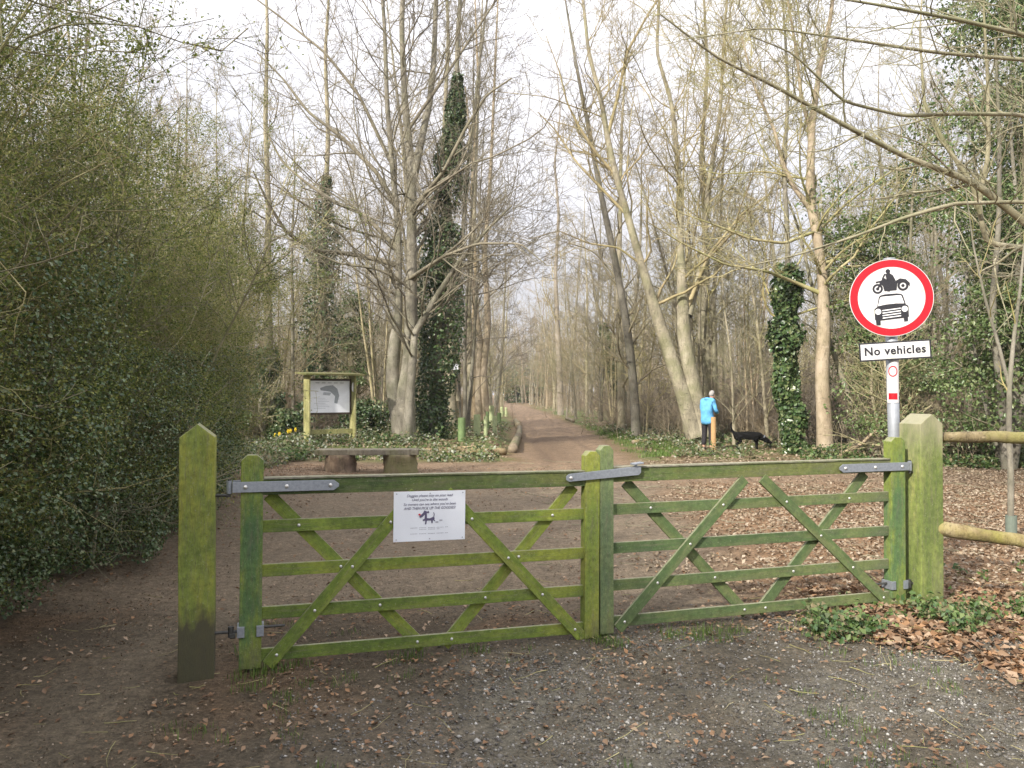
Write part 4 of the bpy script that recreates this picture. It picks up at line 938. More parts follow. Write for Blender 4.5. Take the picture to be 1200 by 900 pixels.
wp = [wood_proto(201, 15, 1, .20, M_barkd, M_twig), wood_proto(202, 13, 2, .13, M_barkd, M_twigy), wood_proto(203, 12, 3, .10, M_barkd, M_twig),
      wood_proto(204, 17, 1, .24, M_bark, M_twig, 1.2), wood_proto(205, 11, 3, .08, M_barkc, M_twigy), wood_proto(206, 14, 2, .15, M_bark, M_twigd, 1.1), wood_proto(207, 10, 1, .09, M_barkd, M_twigy, .8)]
def thicket_proto(seed, h, n):
    rng = np.random.RandomState(seed)
    S0 = np.stack([rng.normal(0, .9, n), rng.normal(0, .7, n), np.full(n, -.05)], 1); D0 = nrm(np.stack([rng.normal(0, .35, n), rng.normal(0, .35, n), np.ones(n)], 1))
    P0 = polyl(rng, S0, D0, rng.uniform(.5, 1.1, n)*h, 8, .14, -.03); R0 = rng.uniform(.006, .016, n)[:, None]*np.linspace(1, .35, 8)[None]
    acc = Acc(); acc.add(*tubes(P0, R0, 4))
    P1, R1 = spawn(rng, P0, R0, 6, .15, .98, 45, .4, .6, 5, .2, .02, .0045); acc.add(*tubes(P1, R1, 3))
    P2, R2 = spawn(rng, P1, R1, 4, .15, .98, 45, .5, .7, 4, .2, .0, .0038); acc.add(*tubes(P2, R2, 3))
    return acc.mesh('thicket', M_twigd)
tp = [thicket_proto(301, 2.2, 70), thicket_proto(302, 3.0, 60), thicket_proto(303, 1.5, 80)]
rw = random.Random(9)
named = [(P(478, 0, 23), 1.5), (P(508, 0, 24), 1.5), (P(530, 0, 30), 1.2), (P(815, 0, 24.5), 2), (P(967, 0, 20.5), 2), (P(388, 0, 21.7), 2.5), (P(932, 0, 20.8), 1.5)]
placed = []
def free(x, y, r):
    for (q, rr) in named:
        if math.hypot(x-q[0], y-q[1]) < rr: return False
    for (a, c_) in placed:
        if math.hypot(x-a, y-c_) < r: return False
    return True
def place_tree(x, y, k, s, rz, label, group, tilt=(0, 0)):
    root = empty('bare_tree', (x, y, Hs(x, y)-.02), rz, label, 'tree', group); root.scale = (s, s, s); root.rotation_euler = (tilt[0], tilt[1], rz)
    for nm, me in zip(('trunk', 'branches'), wp[k]): link(nm, me, root)
cnt = 0
zones = [  # side, y0, y1, xnear, xfar(at that y as slope), n, label, group
    (-1, 27, 48, 3.2, .62, 42, 'slender bare tree in the wood left of the path, behind the notice board', 'bare trees left of the path'),
    (-1, 48, 110, 2.6, .6, 46, 'thin bare tree deep in the wood left of the path', 'bare trees deep in the left wood'),
    (1, 27, 48, 2.6, .66, 44, 'slender bare tree in the wood right of the path, behind the person', 'bare trees right of the path'),
    (1, 48, 110, 2.4, .62, 50, 'thin bare tree deep in the wood right of the path', 'bare trees deep in the right wood')]
for sd_, y0, y1, xn, xs, n, lab, grp in zones:
    c_ = 0; tries = 0
    while c_ < n and tries < 4000:
        tries += 1; y = y0+(y1-y0)*rw.random()**1.15; pc = float(path_c(y)); x = pc+sd_*(xn+rw.random()**1.25*(xs*y+4))
        if not free(x, y, 1.3 if y < 50 else 1.6): continue
        placed.append((x, y)); c_ += 1
        place_tree(x, y, rw.randrange(7), rw.uniform(.72, 1.12), rw.uniform(0, 6.28), lab, grp, (rw.gauss(0, .035), rw.gauss(0, .035)))
# avenue closing over the far path
for k in range(40):
    y = 46+k*2.8; s_ = 1 if k % 2 else -1; x = float(path_c(y))+s_*rw.uniform(2.1, 3.2)
    place_tree(x, y, rw.choice([0, 3, 1, 5]), rw.uniform(.6, .85), rw.uniform(0, 6.28), 'bare tree lining the far stretch of the path', 'bare trees lining the far path', (rw.gauss(0, .03), -s_*rw.uniform(0, .07)))
# near-left trees that rise behind the hedge
for (px, d, k, s) in ((150, 19, 2, .8), (60, 16, 5, .75), (235, 22, 4, .85), (265, 27, 1, .95), (345, 29, 0, .85), (195, 27, 0, .95), (110, 25, 3, .85), (20, 22, 1, .8), (290, 33, 5, .9), (170, 34, 2, 1.1), (215, 31, 6, 1.2)):
    x, y, _ = P(px, 0, d); place_tree(x, y, k, s, rw.uniform(0, 6), 'bare tree rising behind the hedge', 'bare trees behind the hedge')
# right middle distance
for (px, d, k, s) in ((1010, 24, 6, 1.1), (1080, 26, 2, 1.1), (1130, 24, 5, 1.0), (1050, 31, 0, 1.1), (900, 25, 6, 1.0), (1180, 28, 3, 1.1), (880, 27, 4, 1.0), (860, 24.5, 6, .8), (1110, 30, 1, 1.1)):
    x, y, _ = P(px, 0, d); place_tree(x, y, k, s, rw.uniform(0, 6), 'bare tree in the brush behind the road sign', 'bare trees behind the road sign')
def place_thicket(x, y, k, s, lab, grp):
    o = link('brush_thicket', tp[k]); o.location = (x, y, Hs(x, y)); o.rotation_euler = (0, 0, rw.uniform(0, 6.28)); o.scale = (s*1.15, s*1.15, s); tag(o, lab, 'brush', grp)
for side, n, lab, grp in ((-1, 70, 'brown leafless brush in the wood left of the path', 'brush left of the path'), (1, 90, 'brown leafless brush in the wood right of the path', 'brush right of the path')):
    for k in range(n):
        y = 24.5+(rw.random()**1.4)*60; pc = float(path_c(y)); x = pc+side*(3.2+.6*(y < 30)+rw.random()*(.62*y+2))
        if y < 28 and (side < 0 and x > -9): continue
        if y < 29 and side > 0 and 4 < x < 9.5 and y < 25.8: continue
        place_thicket(x, y, rw.randrange(3), rw.uniform(.8, 1.35), lab, grp)
for (px, d, k, s) in ((1010, 21.5, 2, 1), (1060, 22, 0, 1), (1110, 19.5, 2, 1.1), (1000, 24, 1, 1), (1160, 18.5, 2, 1.0), (905, 26, 2, .8), (880, 27.5, 0, .9)):
    x, y, _ = P(px, 0, d); place_thicket(x, y, k, s, 'brown leafless brush around the foot of the cream-barked tree', 'brush by the cream-barked tree')
# far-off wood that reads as one mass
acc = Acc(); rg = np.random.RandomState(91)
n = 2600; ang = rg.uniform(-.75, .75, n); dist = rg.uniform(108, 230, n); xx = np.sin(ang)*dist*1.0; yy = np.cos(ang)*dist
kk = (np.abs(xx-path_c(yy)) > 3.0) | (yy > 175); xx, yy = xx[kk], yy[kk]; n = len(xx)
P0 = polyl(rg, np.stack([xx, yy, np.zeros(n)-.2], 1), np.stack([rg.normal(0, .06, n), rg.normal(0, .06, n), np.ones(n)], 1), rg.uniform(8, 16, n), 6, .04, 0); R0 = rg.uniform(.08, .22, n)[:, None]*np.linspace(1, .2, 6)[None]
acc.add(*tubes(P0, R0, 5)); P1, R1 = spawn(rg, P0, R0, 12, .15, .98, 42, (1.2, 3.6), .4, 5, .13, .09, .02); acc.add(*tubes(P1, R1, 3))
P2, R2 = spawn(rg, P1, R1, 5, .2, .98, 42, .5, .6, 3, .15, .05, .016); acc.add(*tubes(P2, R2, 3))
tag(link('far_woodland', acc.mesh('far_woodland', M_twigd)), 'distant leafless wood closing the horizon', 'woodland', kind='stuff')

# ------------------------------------------------------------------ sapling by the fence
t, st, rg, _ = big_tree('sapling', 8.5, [
    [(1183, 643, 4.2), (1184, 560, 4), (1182, 500, 3.6), (1183, 452, 3.4), (1188, 400, 2.6), (1196, 340, 2), (1205, 250, 1.2)],
    [(1183, 455, 2.6), (1172, 410, 2.3), (1155, 350, 1.8), (1142, 290, 1.4), (1133, 220, .8)]],
    'thin greenish sapling forking behind the two fence rails at the right edge', 61,
    [dict(n=5, t0=.35, t1=.98, ang=45, L=(.3, .9), radf=.5, k=6, wig=.12, up=.05, sides=4, rmin=.004), dict(n=3, t0=.2, t1=1, ang=45, L=.5, radf=.6, k=4, wig=.15, up=.05, rmin=.003)], tmat=M_twigy, flare=0)
b = B(); x, y, _ = P(1184, 0, 8.5); bm_disc(b, (0, 0), .055, .055, 0, .32, 16, rin=.052); 
o = bobj('sapling_guard', b, plain('grey_mesh_guard', (.13, .16, .13), .7), None, (x, y, Hs(x, y)-.02)); o.rotation_euler = (R(90), 0, 0); tag(o, 'grey-green plastic guard around the foot of the sapling', 'tree guard')

# ------------------------------------------------------------------ green tree tubes in the log bed
M_tube = plain('tube_plastic', (.44, .50, .27), .5, 0, .15, 9); M_tubed = plain('tube_plastic_green', (.15, .22, .09), .5, 0, .15, 9)
tubs = [(541, 500, 527, 9, 1, 'dark green tree tube, leftmost in the log bed'), (559, 497, 521, 8, 0, 'wide pale tree tube second from the left in the log bed'),
        (569, 499, 522, 4.5, 0, 'narrow pale tree tube just right of the wide pale one'), (571, 490, 513, 4, 1, 'narrow green tree tube behind the pale pair'),
        (576, 483, 508, 6, 0, 'tall pale tree tube in the middle of the cluster'), (580, 497, 518, 5.5, 0, 'pale tree tube at the right front of the cluster'),
        (585, 489, 504, 5, 1, 'green tree tube at the right back of the cluster'), (577, 477, 500, 4, 0, 'slim tree tube at the very back of the cluster'),
        (588, 478, 490, 3.6, 0, 'small far tree tube left of the last one'), (593, 478, 489, 3, 0, 'small far tree tube, rightmost of all')]
for px, y0, y1, wd, mt, lab in tubs:
    d = DG(y1-1); x, y, _ = P(px, 0, d); h = (y1-y0)/F*d; r = wd/2/F*d
    bm = B(); bm_disc(bm, (0, 0), r, r, -.0, h+.05, 16, rin=r*.93)
    o = bobj('tree_tube', bm, M_tubed if mt else M_tube, None, (x, y, Hs(x, y)+h), rot=(R(-90)+rw.gauss(0, .02), rw.gauss(0, .02), 0)); 
    o.rotation_euler = (R(-90), 0, rw.gauss(0, .3)); tag(o, lab, 'tree guard', 'plastic tree tubes in the log bed')

# ------------------------------------------------------------------ logs
M_log = bark('log_bark', [(.13, .10, .06), (.22, .17, .10), (.32, .26, .17)], 3, (.15, .17, .05), .6); M_end = plain('cut_end', (.20, .16, .11), .8, 0, .3, 12)
def log(px0, y0, px1, y1, r, lab, seed, grp='cut logs lying by the path', nm='log'):
    a = P(px0, 0, DG(y0)); c_ = P(px1, 0, DG(y1)); za = Hs(a[0], a[1])+r*.8; zc = Hs(c_[0], c_[1])+r*.8; o = np.array([(a[0]+c_[0])/2, (a[1]+c_[1])/2, 0])
    pts = [np.array([a[0], a[1], za])-o, np.array([0, .05, (za+zc)/2+.01]), np.array([c_[0], c_[1], zc])-o]
    V, Qd, Tr = logtube(pts, [r, r*.95, r*.85], 14, 12, seed, .15); me = npmesh(nm, V, [Qd, Tr], M_log, True); me.materials.append(M_end)
    mi = np.zeros(len(me.polygons), np.int32); mi[len(Qd):] = 1; me.polygons.foreach_set('material_index', mi)
    tag(link(nm, me, None, tuple(o)), lab, 'log', grp)
log(500, 534, 560, 533, .085, 'long pale log edging the front left of the tree tube bed', 1)
log(548, 536, 592, 533, .11, 'thick short log at the front of the bed, cut end towards the path', 2)
log(601, 530, 607, 514, .135, 'mossy log with a round cut end at the corner of the bed by the path', 3)
log(608, 514, 609, 503, .12, 'mossy log edging the bed, second from the corner', 4)
log(608, 502, 604, 494, .14, 'mossy log edging the bed, farthest from the gate', 5)
log(703, 501, 716, 500, .16, 'short brown log on the grass right of the path', 6)
log(742, 522, 778, 519, .08, 'thin log lying in the verge left of the leaning tree', 7)
log(664, 491, 672, 494, .10, 'small log at the right edge of the path, far along', 8)
log(690, 560, 770, 563, .02, 'thin stick lying on the litter behind the gate', 10)
# fallen branch by the cream tree
rg = np.random.RandomState(8); o0 = P(1000, 0, 19.5); o0[2] = Hs(o0[0], o0[1])
bp = [([P(982, 534, 19.5)-o0, P(1010, 520, 19.4)-o0, P(1030, 500, 19.2)-o0, P(1040, 470, 19)-o0, P(1049, 440, 19)-o0], [.045, .04, .035, .025, .012])]
acc, _ = crown_mesh(rg, bp, [dict(n=6, t0=.2, t1=.98, ang=45, L=(.4, 1.1), radf=.5, k=6, wig=.15, up=0, sides=4, rmin=.006), dict(n=3, t0=.2, t1=.98, ang=45, L=.5, radf=.5, k=4, wig=.15, up=0, rmin=.005)], M_twigy)
a3 = trunk_mesh(bp, K=24, sides=8, rough=.12); acc.add(np.concatenate(a3.V), np.concatenate(a3.F)); tag(link('fallen_branch', acc.mesh('fallen_branch', M_barkc), None, tuple(o0)), 'curved pale fallen branch leaning up from the ground behind the road sign pole', 'branch')
# wooden marker stake beside the person
x, y, _ = P(836, 0, 21.9); b = B(); bm_cyl(b, (0, 0, -.2), (0, 0, .93), .07, 14, bev=.012)
o = bobj('marker_post', b, plain('peeled_wood', (.42, .26, .12), .7, 0, .15, 9), None, (x, y, Hs(x, y)), smooth=False); tag(o, 'short round orange-brown wooden post in front of the person in blue', 'post')

# ------------------------------------------------------------------ people and dog
def skin(name, joints, edges, mat, parent, sub=2):
    me = bpy.data.meshes.new(name); me.from_pydata([j[:3] for j in joints], edges, []); me.materials.append(mat)
    o = link(name, me, parent); o.modifiers.new('s', 'SKIN'); sv = me.skin_vertices[0] if len(me.skin_vertices) else None
    for i, j in enumerate(joints):
        r = j[3]; me.skin_vertices[0].data[i].radius = (r, j[4] if len(j) > 4 else r)
    me.skin_vertices[0].data[0].use_root = True
    o.modifiers['s'].use_smooth_shade = True; s_ = o.modifiers.new('u', 'SUBSURF'); s_.levels = sub; s_.render_levels = sub
    dg = bpy.context.evaluated_depsgraph_get(); m2 = bpy.data.meshes.new_from_object(o.evaluated_get(dg)); m2.name = name
    bpy.data.objects.remove(o); bpy.data.meshes.remove(me)
    if not m2.materials: m2.materials.append(mat)
    return link(name, m2, parent)
M_blue = plain('blue_jacket', (.10, .34, .62), .75, 0, .3, 7); M_trou = plain('black_trousers', (.018, .016, .02), .8, 0, .2); M_hair = plain('white_hair', (.30, .285, .27), .8, 0, .12, 40); M_skin = plain('skin', (.55, .34, .25), .5, 0, .06); M_shoe = plain('dark_shoe', (.03, .025, .02), .6)
def person(x, y, rz, label, jk, hr, s=1.0, group=None):
    root = empty('person', (x, y, Hs(x, y)), rz, label, 'person', group); root.scale = (s, s, s)
    # facing +Y locally; head bowed
    body = [(0, 0, .92, .09), (0, -.01, 1.12, .10), (0, .02, 1.34, .11), (0, .11, 1.40, .052), (0, .17, 1.44, .05), (0, .24, 1.48, .078, .088), (0, .25, 1.545, .07),
            (-.09, 0, .86, .08), (-.11, .01, .48, .055), (-.12, -.02, .09, .04), (-.12, .10, .04, .032), (.09, 0, .86, .08), (.11, .03, .48, .055), (.11, .0, .09, .04), (.12, .12, .04, .032),
            (-.18, .03, 1.34, .05), (-.24, .04, 1.08, .038), (-.13, .24, 1.0, .03), (-.07, .31, 1.0, .026), (.18, .03, 1.34, .05), (.25, .05, 1.08, .038), (.15, .26, 1.02, .03), (.08, .33, 1.01, .026)]
    ed = [(0, 1), (1, 2), (2, 3), (3, 4), (4, 5), (5, 6), (0, 7), (7, 8), (8, 9), (9, 10), (0, 11), (11, 12), (12, 13), (13, 14), (2, 15), (15, 16), (16, 17), (17, 18), (2, 19), (19, 20), (20, 21), (21, 22)]
    k = len(body)
    for hx, hy, hz in ((-.07, .31, 1.0), (.08, .33, 1.01)):   # fingers and thumb on each hand
        hi = 18 if hx < 0 else 22; sg = -1 if hx > 0 else 1
        for f in range(4): body += [(hx+sg*(.01+.012*f), hy+.055-.006*f, hz-.012, .009), (hx+sg*(.02+.012*f), hy+.075-.008*f, hz-.045, .008)]; ed += [(hi, k), (k, k+1)]; k += 2
        body += [(hx+sg*.01, hy+.02, hz+.035, .010)]; ed += [(hi, k)]; k += 1
    bo_ = skin('body', body, ed, M_skin, root, 1)
    b = B(); bmesh.ops.create_uvsphere(b, u_segments=8, v_segments=6, radius=.016, matrix=Matrix.Translation((0, .335, 1.465))); bobj('nose', b, M_skin, bo_, smooth=True)
    skin('jacket', [(0, .01, .68, .225, .17), (.01, -.01, .86, .20, .15), (-.01, -.03, 1.08, .185, .15), (0, -.01, 1.28, .18, .14), (0, .09, 1.41, .09, .085),
                    (-.18, .03, 1.35, .075), (-.25, .04, 1.09, .062), (-.14, .22, 1.01, .052), (.18, .03, 1.35, .075), (.26, .05, 1.09, .062), (.16, .24, 1.03, .052)],
         [(0, 1), (1, 2), (2, 3), (3, 4), (3, 5), (5, 6), (6, 7), (3, 8), (8, 9), (9, 10)], jk, root)
    irregular(bpy.data.objects[[o.name for o in root.children if o.name.startswith('jacket')][0]].data, .06, 7, 3)
    skin('hood', [(-.09, .0, 1.40, .045), (0, -.045, 1.41, .055), (.09, .0, 1.40, .045)], [(0, 1), (1, 2)], jk, root)
    skin('trousers', [(0, 0, .88, .12), (-.10, 0, .80, .10), (-.11, .01, .48, .078), (-.12, -.02, .12, .068), (.10, 0, .80, .10), (.11, .03, .48, .078), (.11, .0, .12, .068)], [(0, 1), (1, 2), (2, 3), (0, 4), (4, 5), (5, 6)], M_trou, root)
    for sx, yy_ in ((-.12, .0), (.115, .02)): skin('shoe', [(sx, yy_-.05, .05, .05), (sx, yy_+.06, .045, .05), (sx, yy_+.16, .035, .042)], [(0, 1), (1, 2)], M_shoe, root, 1)
    skin('hair', [(0, .155, 1.47, .06), (.005, .165, 1.54, .082), (-.005, .21, 1.60, .078), (0, .27, 1.60, .05)], [(0, 1), (1, 2), (2, 3)], hr, root)
    return root
x, y, _ = P(829, 0, 22.4); person(x, y, R(-52), 'person in a bright blue jacket and black trousers, head bowed, behind the wooden post', M_blue, M_hair, 1.0)
x, y, _ = P(584, 0, 140); person(x, y, R(0), 'tiny distant person in dark clothes walking far along the path', M_trou, plain('dark_hair', (.03, .02, .015), .8), 1.0)
# dog
M_dog = plain('black_fur', (.008, .008, .008), .95, 0, .3, 60); M_dog.node_tree.nodes['Principled BSDF'].inputs['Specular IOR Level'].default_value = .1
x, y, _ = P(876, 0, 22.7); root = empty('dog', (x, y, Hs(x, y)), 0, 'black dog with raised tail and grey collar sniffing the verge right of the person', 'dog'); root.scale = (1.05, 1.05, .92)
skin('body', [(-.26, 0, .42, .13), (-.05, 0, .42, .135), (.16, 0, .42, .155), (.30, 0, .40, .12), (.42, 0, .33, .085), (.50, 0, .27, .085, .08), (.60, 0, .20, .045), (.66, 0, .17, .035),
              (-.36, 0, .48, .05), (-.43, 0, .60, .028), (-.45, 0, .74, .022), (-.41, 0, .82, .014),
              (-.28, -.08, .34, .075), (-.20, -.09, .24, .045), (-.32, -.09, .15, .025), (-.30, -.09, .03, .022), (-.25, -.09, .015, .025),
              (-.28, .08, .34, .075), (-.16, .09, .24, .045), (-.28, .09, .15, .025), (-.26, .09, .03, .022), (-.21, .09, .015, .025),
              (.20, -.08, .32, .06), (.20, -.08, .18, .03), (.21, -.08, .03, .022), (.25, -.08, .015, .026), (.24, .08, .32, .06), (.28, .08, .18, .03), (.27, .08, .03, .022), (.31, .08, .015, .026)],
     [(0, 1), (1, 2), (2, 3), (3, 4), (4, 5), (5, 6), (6, 7), (0, 8), (8, 9), (9, 10), (10, 11), (0, 12), (12, 13), (13, 14), (14, 15), (15, 16), (0, 17), (17, 18), (18, 19), (19, 20), (20, 21), (2, 22), (22, 23), (23, 24), (24, 25), (2, 26), (26, 27), (27, 28), (28, 29)], M_dog, root)
for s_ in (-1, 1):
    b = B(); bm_prism(b, [(.46, .33), (.52, .31), (.50, .22), (.46, .20), (.44, .26)], s_*.062, s_*.075, bev=.003); bobj('ear', b, M_dog, root)
b = B(); bm_cyl(b, (.385, 0, .375), (.41, 0, .35), .085, 20); bobj('collar', b, plain('collar_grey', (.16, .17, .19), .6), root)

# ------------------------------------------------------------------ litter, gravel, small plants
rg = np.random.RandomState(500)
def scat(n, x0, x1, y0, y1, dens):
    x = rg.uniform(x0, x1, n); y = rg.uniform(y0, y1, n); k = rg.rand(n) < dens(x, y); return x[k], y[k]
def flat_leaves(name, x, y, s0, s1, mat, label, lift=.006, tilt=.28, cat='leaves'):
    n = len(x); z = H(x, y)+lift+rg.rand(n)*.014+ (1-sm(8, 14, np.hypot(x, y-5)))*(fbm(x*8, y*8, 3)-.5)*.034
    V, Fq, v = leaf_geo(rg, np.stack([x, y, z], 1), rg.uniform(s0, s1, n), np.tile([0, 0, 1.], (n, 1)), .62, tilt, .16)
    tag(link(name, npmesh(name, V, [Fq], mat, False, v=v)), label, cat, kind='stuff')
nn = lambda x, y: fbm(x*1.3+11, y*1.3+5, 3)
x, y = scat(30000, -3.2, 5.5, 2.6, 6.3, lambda x, y: np.clip(.10+.25*sm(.5, .65, nn(x, y))+.9*sm(1.6, 3.0, x+(y-5)*.7)*sm(.3, .5, nn(x, y)), 0, 1)*(1-.85*np.exp(-((x+2.1)/.4)**2)))
flat_leaves('fallen_leaves', x, y, .014, .045, M_dead, 'brown dead leaves scattered over the foreground soil in front of the gate')
x, y = scat(9000, 2.3, 5.5, 3.8, 6.6, lambda x, y: sm(0, .8, (x-2.6)*.8+(y-4.6)*.9+(nn(x, y)-.5)*2))
flat_leaves('fallen_leaves', x, y, .04, .085, M_dead, 'thick orange-brown leaf drift at the foot of the right gate post', .012, .5)
x, y = scat(120000, 0, 16, 6.3, 19, lambda x, y: sm(1.0, 2.8, x+(nn(x, y)-.5)*2-(y-6)*.12)*(1-.85*sm(13.2, 14.8, y)*(1-sm(18, 19, y))*(x < 7)))
flat_leaves('leaf_litter', x, y, .022, .062, M_deadp, 'pale brown leaf litter carpeting the ground behind the right gate leaf', .008, .45)
x, y = scat(26000, -5, 2.2, 5.6, 18, lambda x, y: .06+.3*sm(.52, .68, nn(x, y))+.5*sm(-2.9, -3.6, x))
flat_leaves('fallen_leaves', x, y, .02, .05, M_dead, 'scattered dead leaves on the trodden earth behind the left gate leaf')
x, y = scat(60000, -30, 34, 19, 45, lambda x, y: sm(1.6, 2.4, np.abs(x-path_c(y)))*.8)
flat_leaves('leaf_litter', x, y, .06, .13, M_deadp, 'brown leaf litter on the woodland floor among the trunks', .01, .5)
# gravel
x, y = scat(80000, -1.4, 4.6, 2.6, 6.2, lambda x, y: np.clip(sm(-.9, .9, x+(nn(x, y)-.5)*1.6+(5-y)*.35)*(1-sm(4.9, 5.9, y-x*.22)), .03, 1)*(.35+.65*sm(.35, .55, fbm(x*2.1+40, y*2.1, 4))))
n = len(x); z = H(x, y)+(fbm(x*8, y*8, 3)-.5)*.034+.001; sz = rg.gamma(2.0, .0020, n)+.0022
oct_ = np.array([[1, 0, 0], [-1, 0, 0], [0, 1, 0], [0, -1, 0], [0, 0, .7], [0, 0, -.7]]); a = rg.rand(n)*6.28; ca, sa = np.cos(a), np.sin(a)
O = oct_[None]*rg.uniform(.6, 1.25, (n, 6, 1))*sz[:, None, None]; Ox = O[..., 0]*ca[:, None]-O[..., 1]*sa[:, None]; Oy = O[..., 0]*sa[:, None]+O[..., 1]*ca[:, None]
V = np.stack([Ox+x[:, None], Oy+y[:, None], O[..., 2]+z[:, None]], -1).reshape(-1, 3)
Ft = np.array([[0, 2, 4], [2, 1, 4], [1, 3, 4], [3, 0, 4], [2, 0, 5], [1, 2, 5], [3, 1, 5], [0, 3, 5]]); Fo = (np.arange(n)*6)[:, None, None]+Ft[None]
tag(link('gravel', npmesh('gravel', V, [Fo.reshape(-1, 3)], M_stone, False, v=np.repeat(rg.rand(n), 6))), 'small grey and white stones in the foreground dirt', 'gravel', kind='stuff')
x, y = scat(42000, -3.4, 5.5, 2.6, 7.5, lambda x, y: .25+.75*sm(.4, .6, fbm(x*2.6+3, y*2.6, 3)))
flat_leaves('leaf_crumbs', x, y, .005, .018, M_crumb, 'tiny rotted leaf crumbs and bark bits on the foreground soil', .003, .5, cat='leaf crumbs')
# twigs
def sticks(x, y, l0, l1, r, label, mat, arch=0.02):
    n = len(x); a = rg.rand(n)*6.28; ln = rg.uniform(l0, l1, n); z = H(x, y)+.012+rg.rand(n)*.02
    Pn = polyl(rg, np.stack([x, y, z], 1), np.stack([np.cos(a), np.sin(a), rg.normal(0, .06, n)], 1), ln, 4, .12, 0); Pn[..., 2] = np.maximum(Pn[..., 2], (H(Pn[..., 0].ravel(), Pn[..., 1].ravel())+.004).reshape(n, 4))
    V, Qd = tubes(Pn, rg.uniform(.4, 1, n)[:, None]*r*np.linspace(1, .5, 4)[None], 4)
    tag(link('twig_litter', npmesh('twig_litter', V, [Qd], mat, True)), label, 'twigs', kind='stuff')
x, y = scat(1100, -3, 5.5, 2.8, 7, lambda x, y: .25+.5*(x > 2)); sticks(x, y, .04, .22, .003, 'small twigs lying on the foreground ground', M_twigy)
x, y = scat(2600, 0, 14, 7, 19, lambda x, y: .4+0*x); sticks(x, y, .08, .5, .006, 'fallen twigs on the leaf litter beyond the gate', M_twigy)
# upright leafy sprigs
def sprigs(name, x, y, h0, h1, ls, per, mat, label, cat='plants'):
    n = len(x); z = H(x, y); k = np.repeat(np.arange(n), per); hh = rg.uniform(h0, h1, n)[k]; t_ = rg.rand(len(k)); Q_ = np.stack([x[k]+rg.normal(0, 1, len(k))*hh*.35, y[k]+rg.normal(0, 1, len(k))*hh*.35, z[k]+t_*hh], 1)
    V, Fq, v = leaf_geo(rg, Q_, rg.uniform(ls*.6, ls*1.3, len(k)), np.tile([0, -.25, .75], (len(k), 1)), .7, .6)
    tag(link(name, npmesh(name, V, [Fq], mat, False, v=v)), label, cat, kind='stuff')
def blades(name, x, y, h0, h1, wd, mat, label, per=14, spread=.03):
    n = len(x)*per; X_ = np.repeat(x, per)+rg.normal(0, spread, n); Y_ = np.repeat(y, per)+rg.normal(0, spread, n); z = H(X_, Y_)-.005; h = rg.uniform(h0, h1, n); a = rg.rand(n)*6.28; ln = rg.uniform(.1, .8, n)
    d_ = np.stack([np.cos(a), np.sin(a), 0*a], 1); s_ = np.stack([-np.sin(a), np.cos(a), 0*a], 1)*wd; b0 = np.stack([X_, Y_, z], 1); up = np.array([0, 0, 1.])
    v0 = b0-s_; v1 = b0+s_; m_ = b0+up*h[:, None]*.6+d_*(h*ln*.25)[:, None]; v2 = m_+s_*.7; v3 = m_-s_*.7; v4 = b0+up*(h*(1-.3*ln))[:, None]+d_*(h*ln*.8)[:, None]
    V = np.stack([v0, v1, v2, v3, v4], 1).reshape(-1, 3); q = (np.arange(n)*5)[:, None]
    tag(link(name, npmesh(name, V, [q+np.array([[0, 1, 2, 3]]), q+np.array([[3, 2, 4]])], mat, False, v=np.repeat(rg.rand(n), 5))), label, 'grass', kind='stuff')
x, y = scat(800, 2.0, 3.7, 5.15, 6.0, lambda x, y: sm(.38, .6, nn(x*2, y*2))*np.exp(-((y-5.55-(x-2.7)*.2)/.28)**2)); sprigs('ground_ivy', x, y, .03, .16, .045, 10, M_bram, 'green ivy and bramble leaves at the foot of the right gate post')
x, y = scat(500, 3.2, 5.6, 4.9, 7.4, lambda x, y: .45*sm(.45, .62, nn(x*1.6, y*1.6))); sprigs('ground_ivy', x, y, .03, .12, .045, 14, M_bram, 'low green weeds among dead leaves beneath the fence rails')
x, y = scat(900, -1.8, 3.0, 3.4, 5.9, lambda x, y: sm(.54, .68, nn(x*1.4+4, y*1.4))*.8); blades('grass_tufts', x, y, .02, .07, .0016, M_grass, 'sparse short grass tufts in the foreground dirt')
gxs = np.array([-1.42, -1.36, -1.5, -1.25, .60, .66, .55, 1.05, 1.35, 1.5, 1.2, -.6, -.2]); gys = np.array([4.62, 4.7, 4.55, 4.75, 5.2, 5.15, 5.25, 5.35, 5.4, 5.42, 5.3, 4.9, 5.0])
blades('grass_tufts', gxs, gys, .03, .09, .0018, M_grass, 'bright green tufts of grass under the gate leaves', 60, .05)
x, y = scat(2900, 3.2, 13, 19.4, 40, lambda x, y: (1-.35*((np.abs(x-6.6) < 1)&(y < 22.9)&(y > 21)))*sm(1.7, 2.3, np.abs(x-path_c(y)))*sm(.38, .55, fbm(x*.9, y*.9, 3))*(1-.75*sm(24, 40, y))); sprigs('verge_plants', x, y, .08, .34, .085, 14, M_gcov, 'low green plants and snowdrops on the verge right of the path')
x, y = scat(2200, -9, -.3, 18.6, 36, lambda x, y: sm(.34, .5, fbm(x*.9, y*.9, 3))*(1-.5*sm(24, 34, y))*(1-.75*((x > -1.7)&(y > 20.8)&(y < 30)))); sprigs('bed_plants', x, y, .08, .36, .085, 14, M_gcov, 'low green plants in the log-edged bed left of the path')
x, y = scat(1500, -9.5, -4.9, 16.2, 22, lambda x, y: sm(.3, .5, fbm(x*.9, y*.9, 3))*sm(-4.6, -5.4, x)); sprigs('bed_plants', x, y, .1, .4, .08, 18, M_gcov, 'pale-leaved ground cover below the notice board at the end of the hedge')
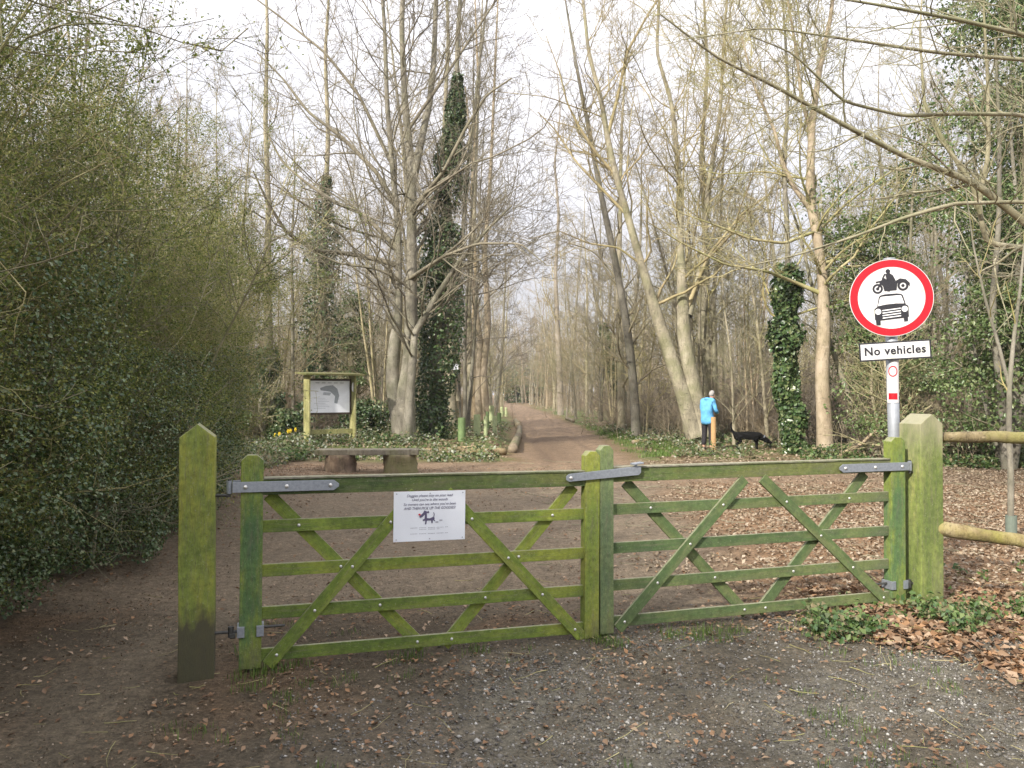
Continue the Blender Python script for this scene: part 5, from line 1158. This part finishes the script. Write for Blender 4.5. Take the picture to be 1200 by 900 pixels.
x, y = scat(2600, 6.5, 15, 16.8, 22, lambda x, y: sm(.4, .55, fbm(x*.9, y*.9, 3))*.8); sprigs('verge_plants', x, y, .08, .3, .08, 14, M_bram, 'green undergrowth along the back of the litter behind the fence')
x, y = scat(900, 2.8, 7, 20, 38, lambda x, y: (1-sm(2.6, 3.4, np.abs(x-path_c(y))))*sm(1.5, 2, np.abs(x-path_c(y)))); blades('grass_tufts', x, y, .05, .16, .006, M_grass, 'grass along the right edge of the path', 24, .12)
# bright green broad-leaved plants
for px, yb, lab in ((450, 527, 'bright green leafy clump at the foot of the big grey tree'), (330, 541, 'bright green leafy clump in front of the hedge end'), (352, 536, 'bright green leafy clump in front of the notice board')):
    d = DG(yb); x0, y0, _ = P(px, 0, d); k = 700; rr = rg.rand(k)**.5*.55; a = rg.rand(k)*6.28; Q_ = np.stack([rr*np.cos(a), rr*np.sin(a), rg.rand(k)*.3*(1-rr)], 1)
    V, Fq, v = leaf_geo(rg, Q_, rg.uniform(.05, .13, k), np.tile([0, -.3, .7], (k, 1)), .5, .6); tag(link('leafy_clump', npmesh('leafy_clump', V, [Fq], M_bram, False, v=v), None, (x0, y0, Hs(x0, y0)+.02)), lab, 'plant', 'bright green leafy clumps')
# daffodils
M_daf = plain('daffodil_yellow', (.85, .62, .03), .5)
for k, (px, py) in enumerate(((328, 505), (338, 503), (341, 504), (347, 504), (323, 507))):
    x0, y0, _ = P(px, 0, 22.8+k*.15); root = empty('daffodil', (x0, y0, Hs(x0, y0)), rw.uniform(-.5, .5), 'yellow daffodil in the row left of the notice board', 'flower', 'daffodils by the notice board'); root.scale = (.55, .55, .8)
    b = B(); bm_cyl(b, (0, 0, 0), (0, -.02, .5), .006, 6)
    for q in range(4): bm_prism(b, [(-.03+.02*q, 0), (-.015+.02*q, 0), (-.05+.05*q, .34)], -.02, -.016)
    bobj('stalk', b, M_bram, root)
    b = B(); bm_cyl(b, (0, -.03, .5), (0, -.09, .5), .018, 10, .03)
    for q in range(6):
        a = q*PI/3; bm_prism(b, [(0, .5), (.065*math.cos(a-.35), .5+.065*math.sin(a-.35)), (.09*math.cos(a), .5+.09*math.sin(a)), (.065*math.cos(a+.35), .5+.065*math.sin(a+.35))], -.034-.0004*q, -.03-.0004*q)
    bobj('flower_head', b, M_daf, root)
# bulb on the trunk of the big tree is part of its bark mesh

# ------------------------------------------------------------------ woodland air
b = B(); bm_box(b, (0, 180, 14.5), (760, 760, 32.6)); m = bpy.data.materials.new('haze_air'); m.use_nodes = True; m.node_tree.nodes.clear()
ho = N(m.node_tree, 'ShaderNodeOutputMaterial'); hv = N(m.node_tree, 'ShaderNodeVolumePrincipled', i_Density=.0005, i_Anisotropy=.2); hv.inputs['Color'].default_value = (.88, .9, .96, 1)
m.node_tree.links.new(hv.outputs[0], ho.inputs['Volume'])
tag(bobj('haze', b, m), 'thin pale woodland haze', 'haze', kind='stuff')
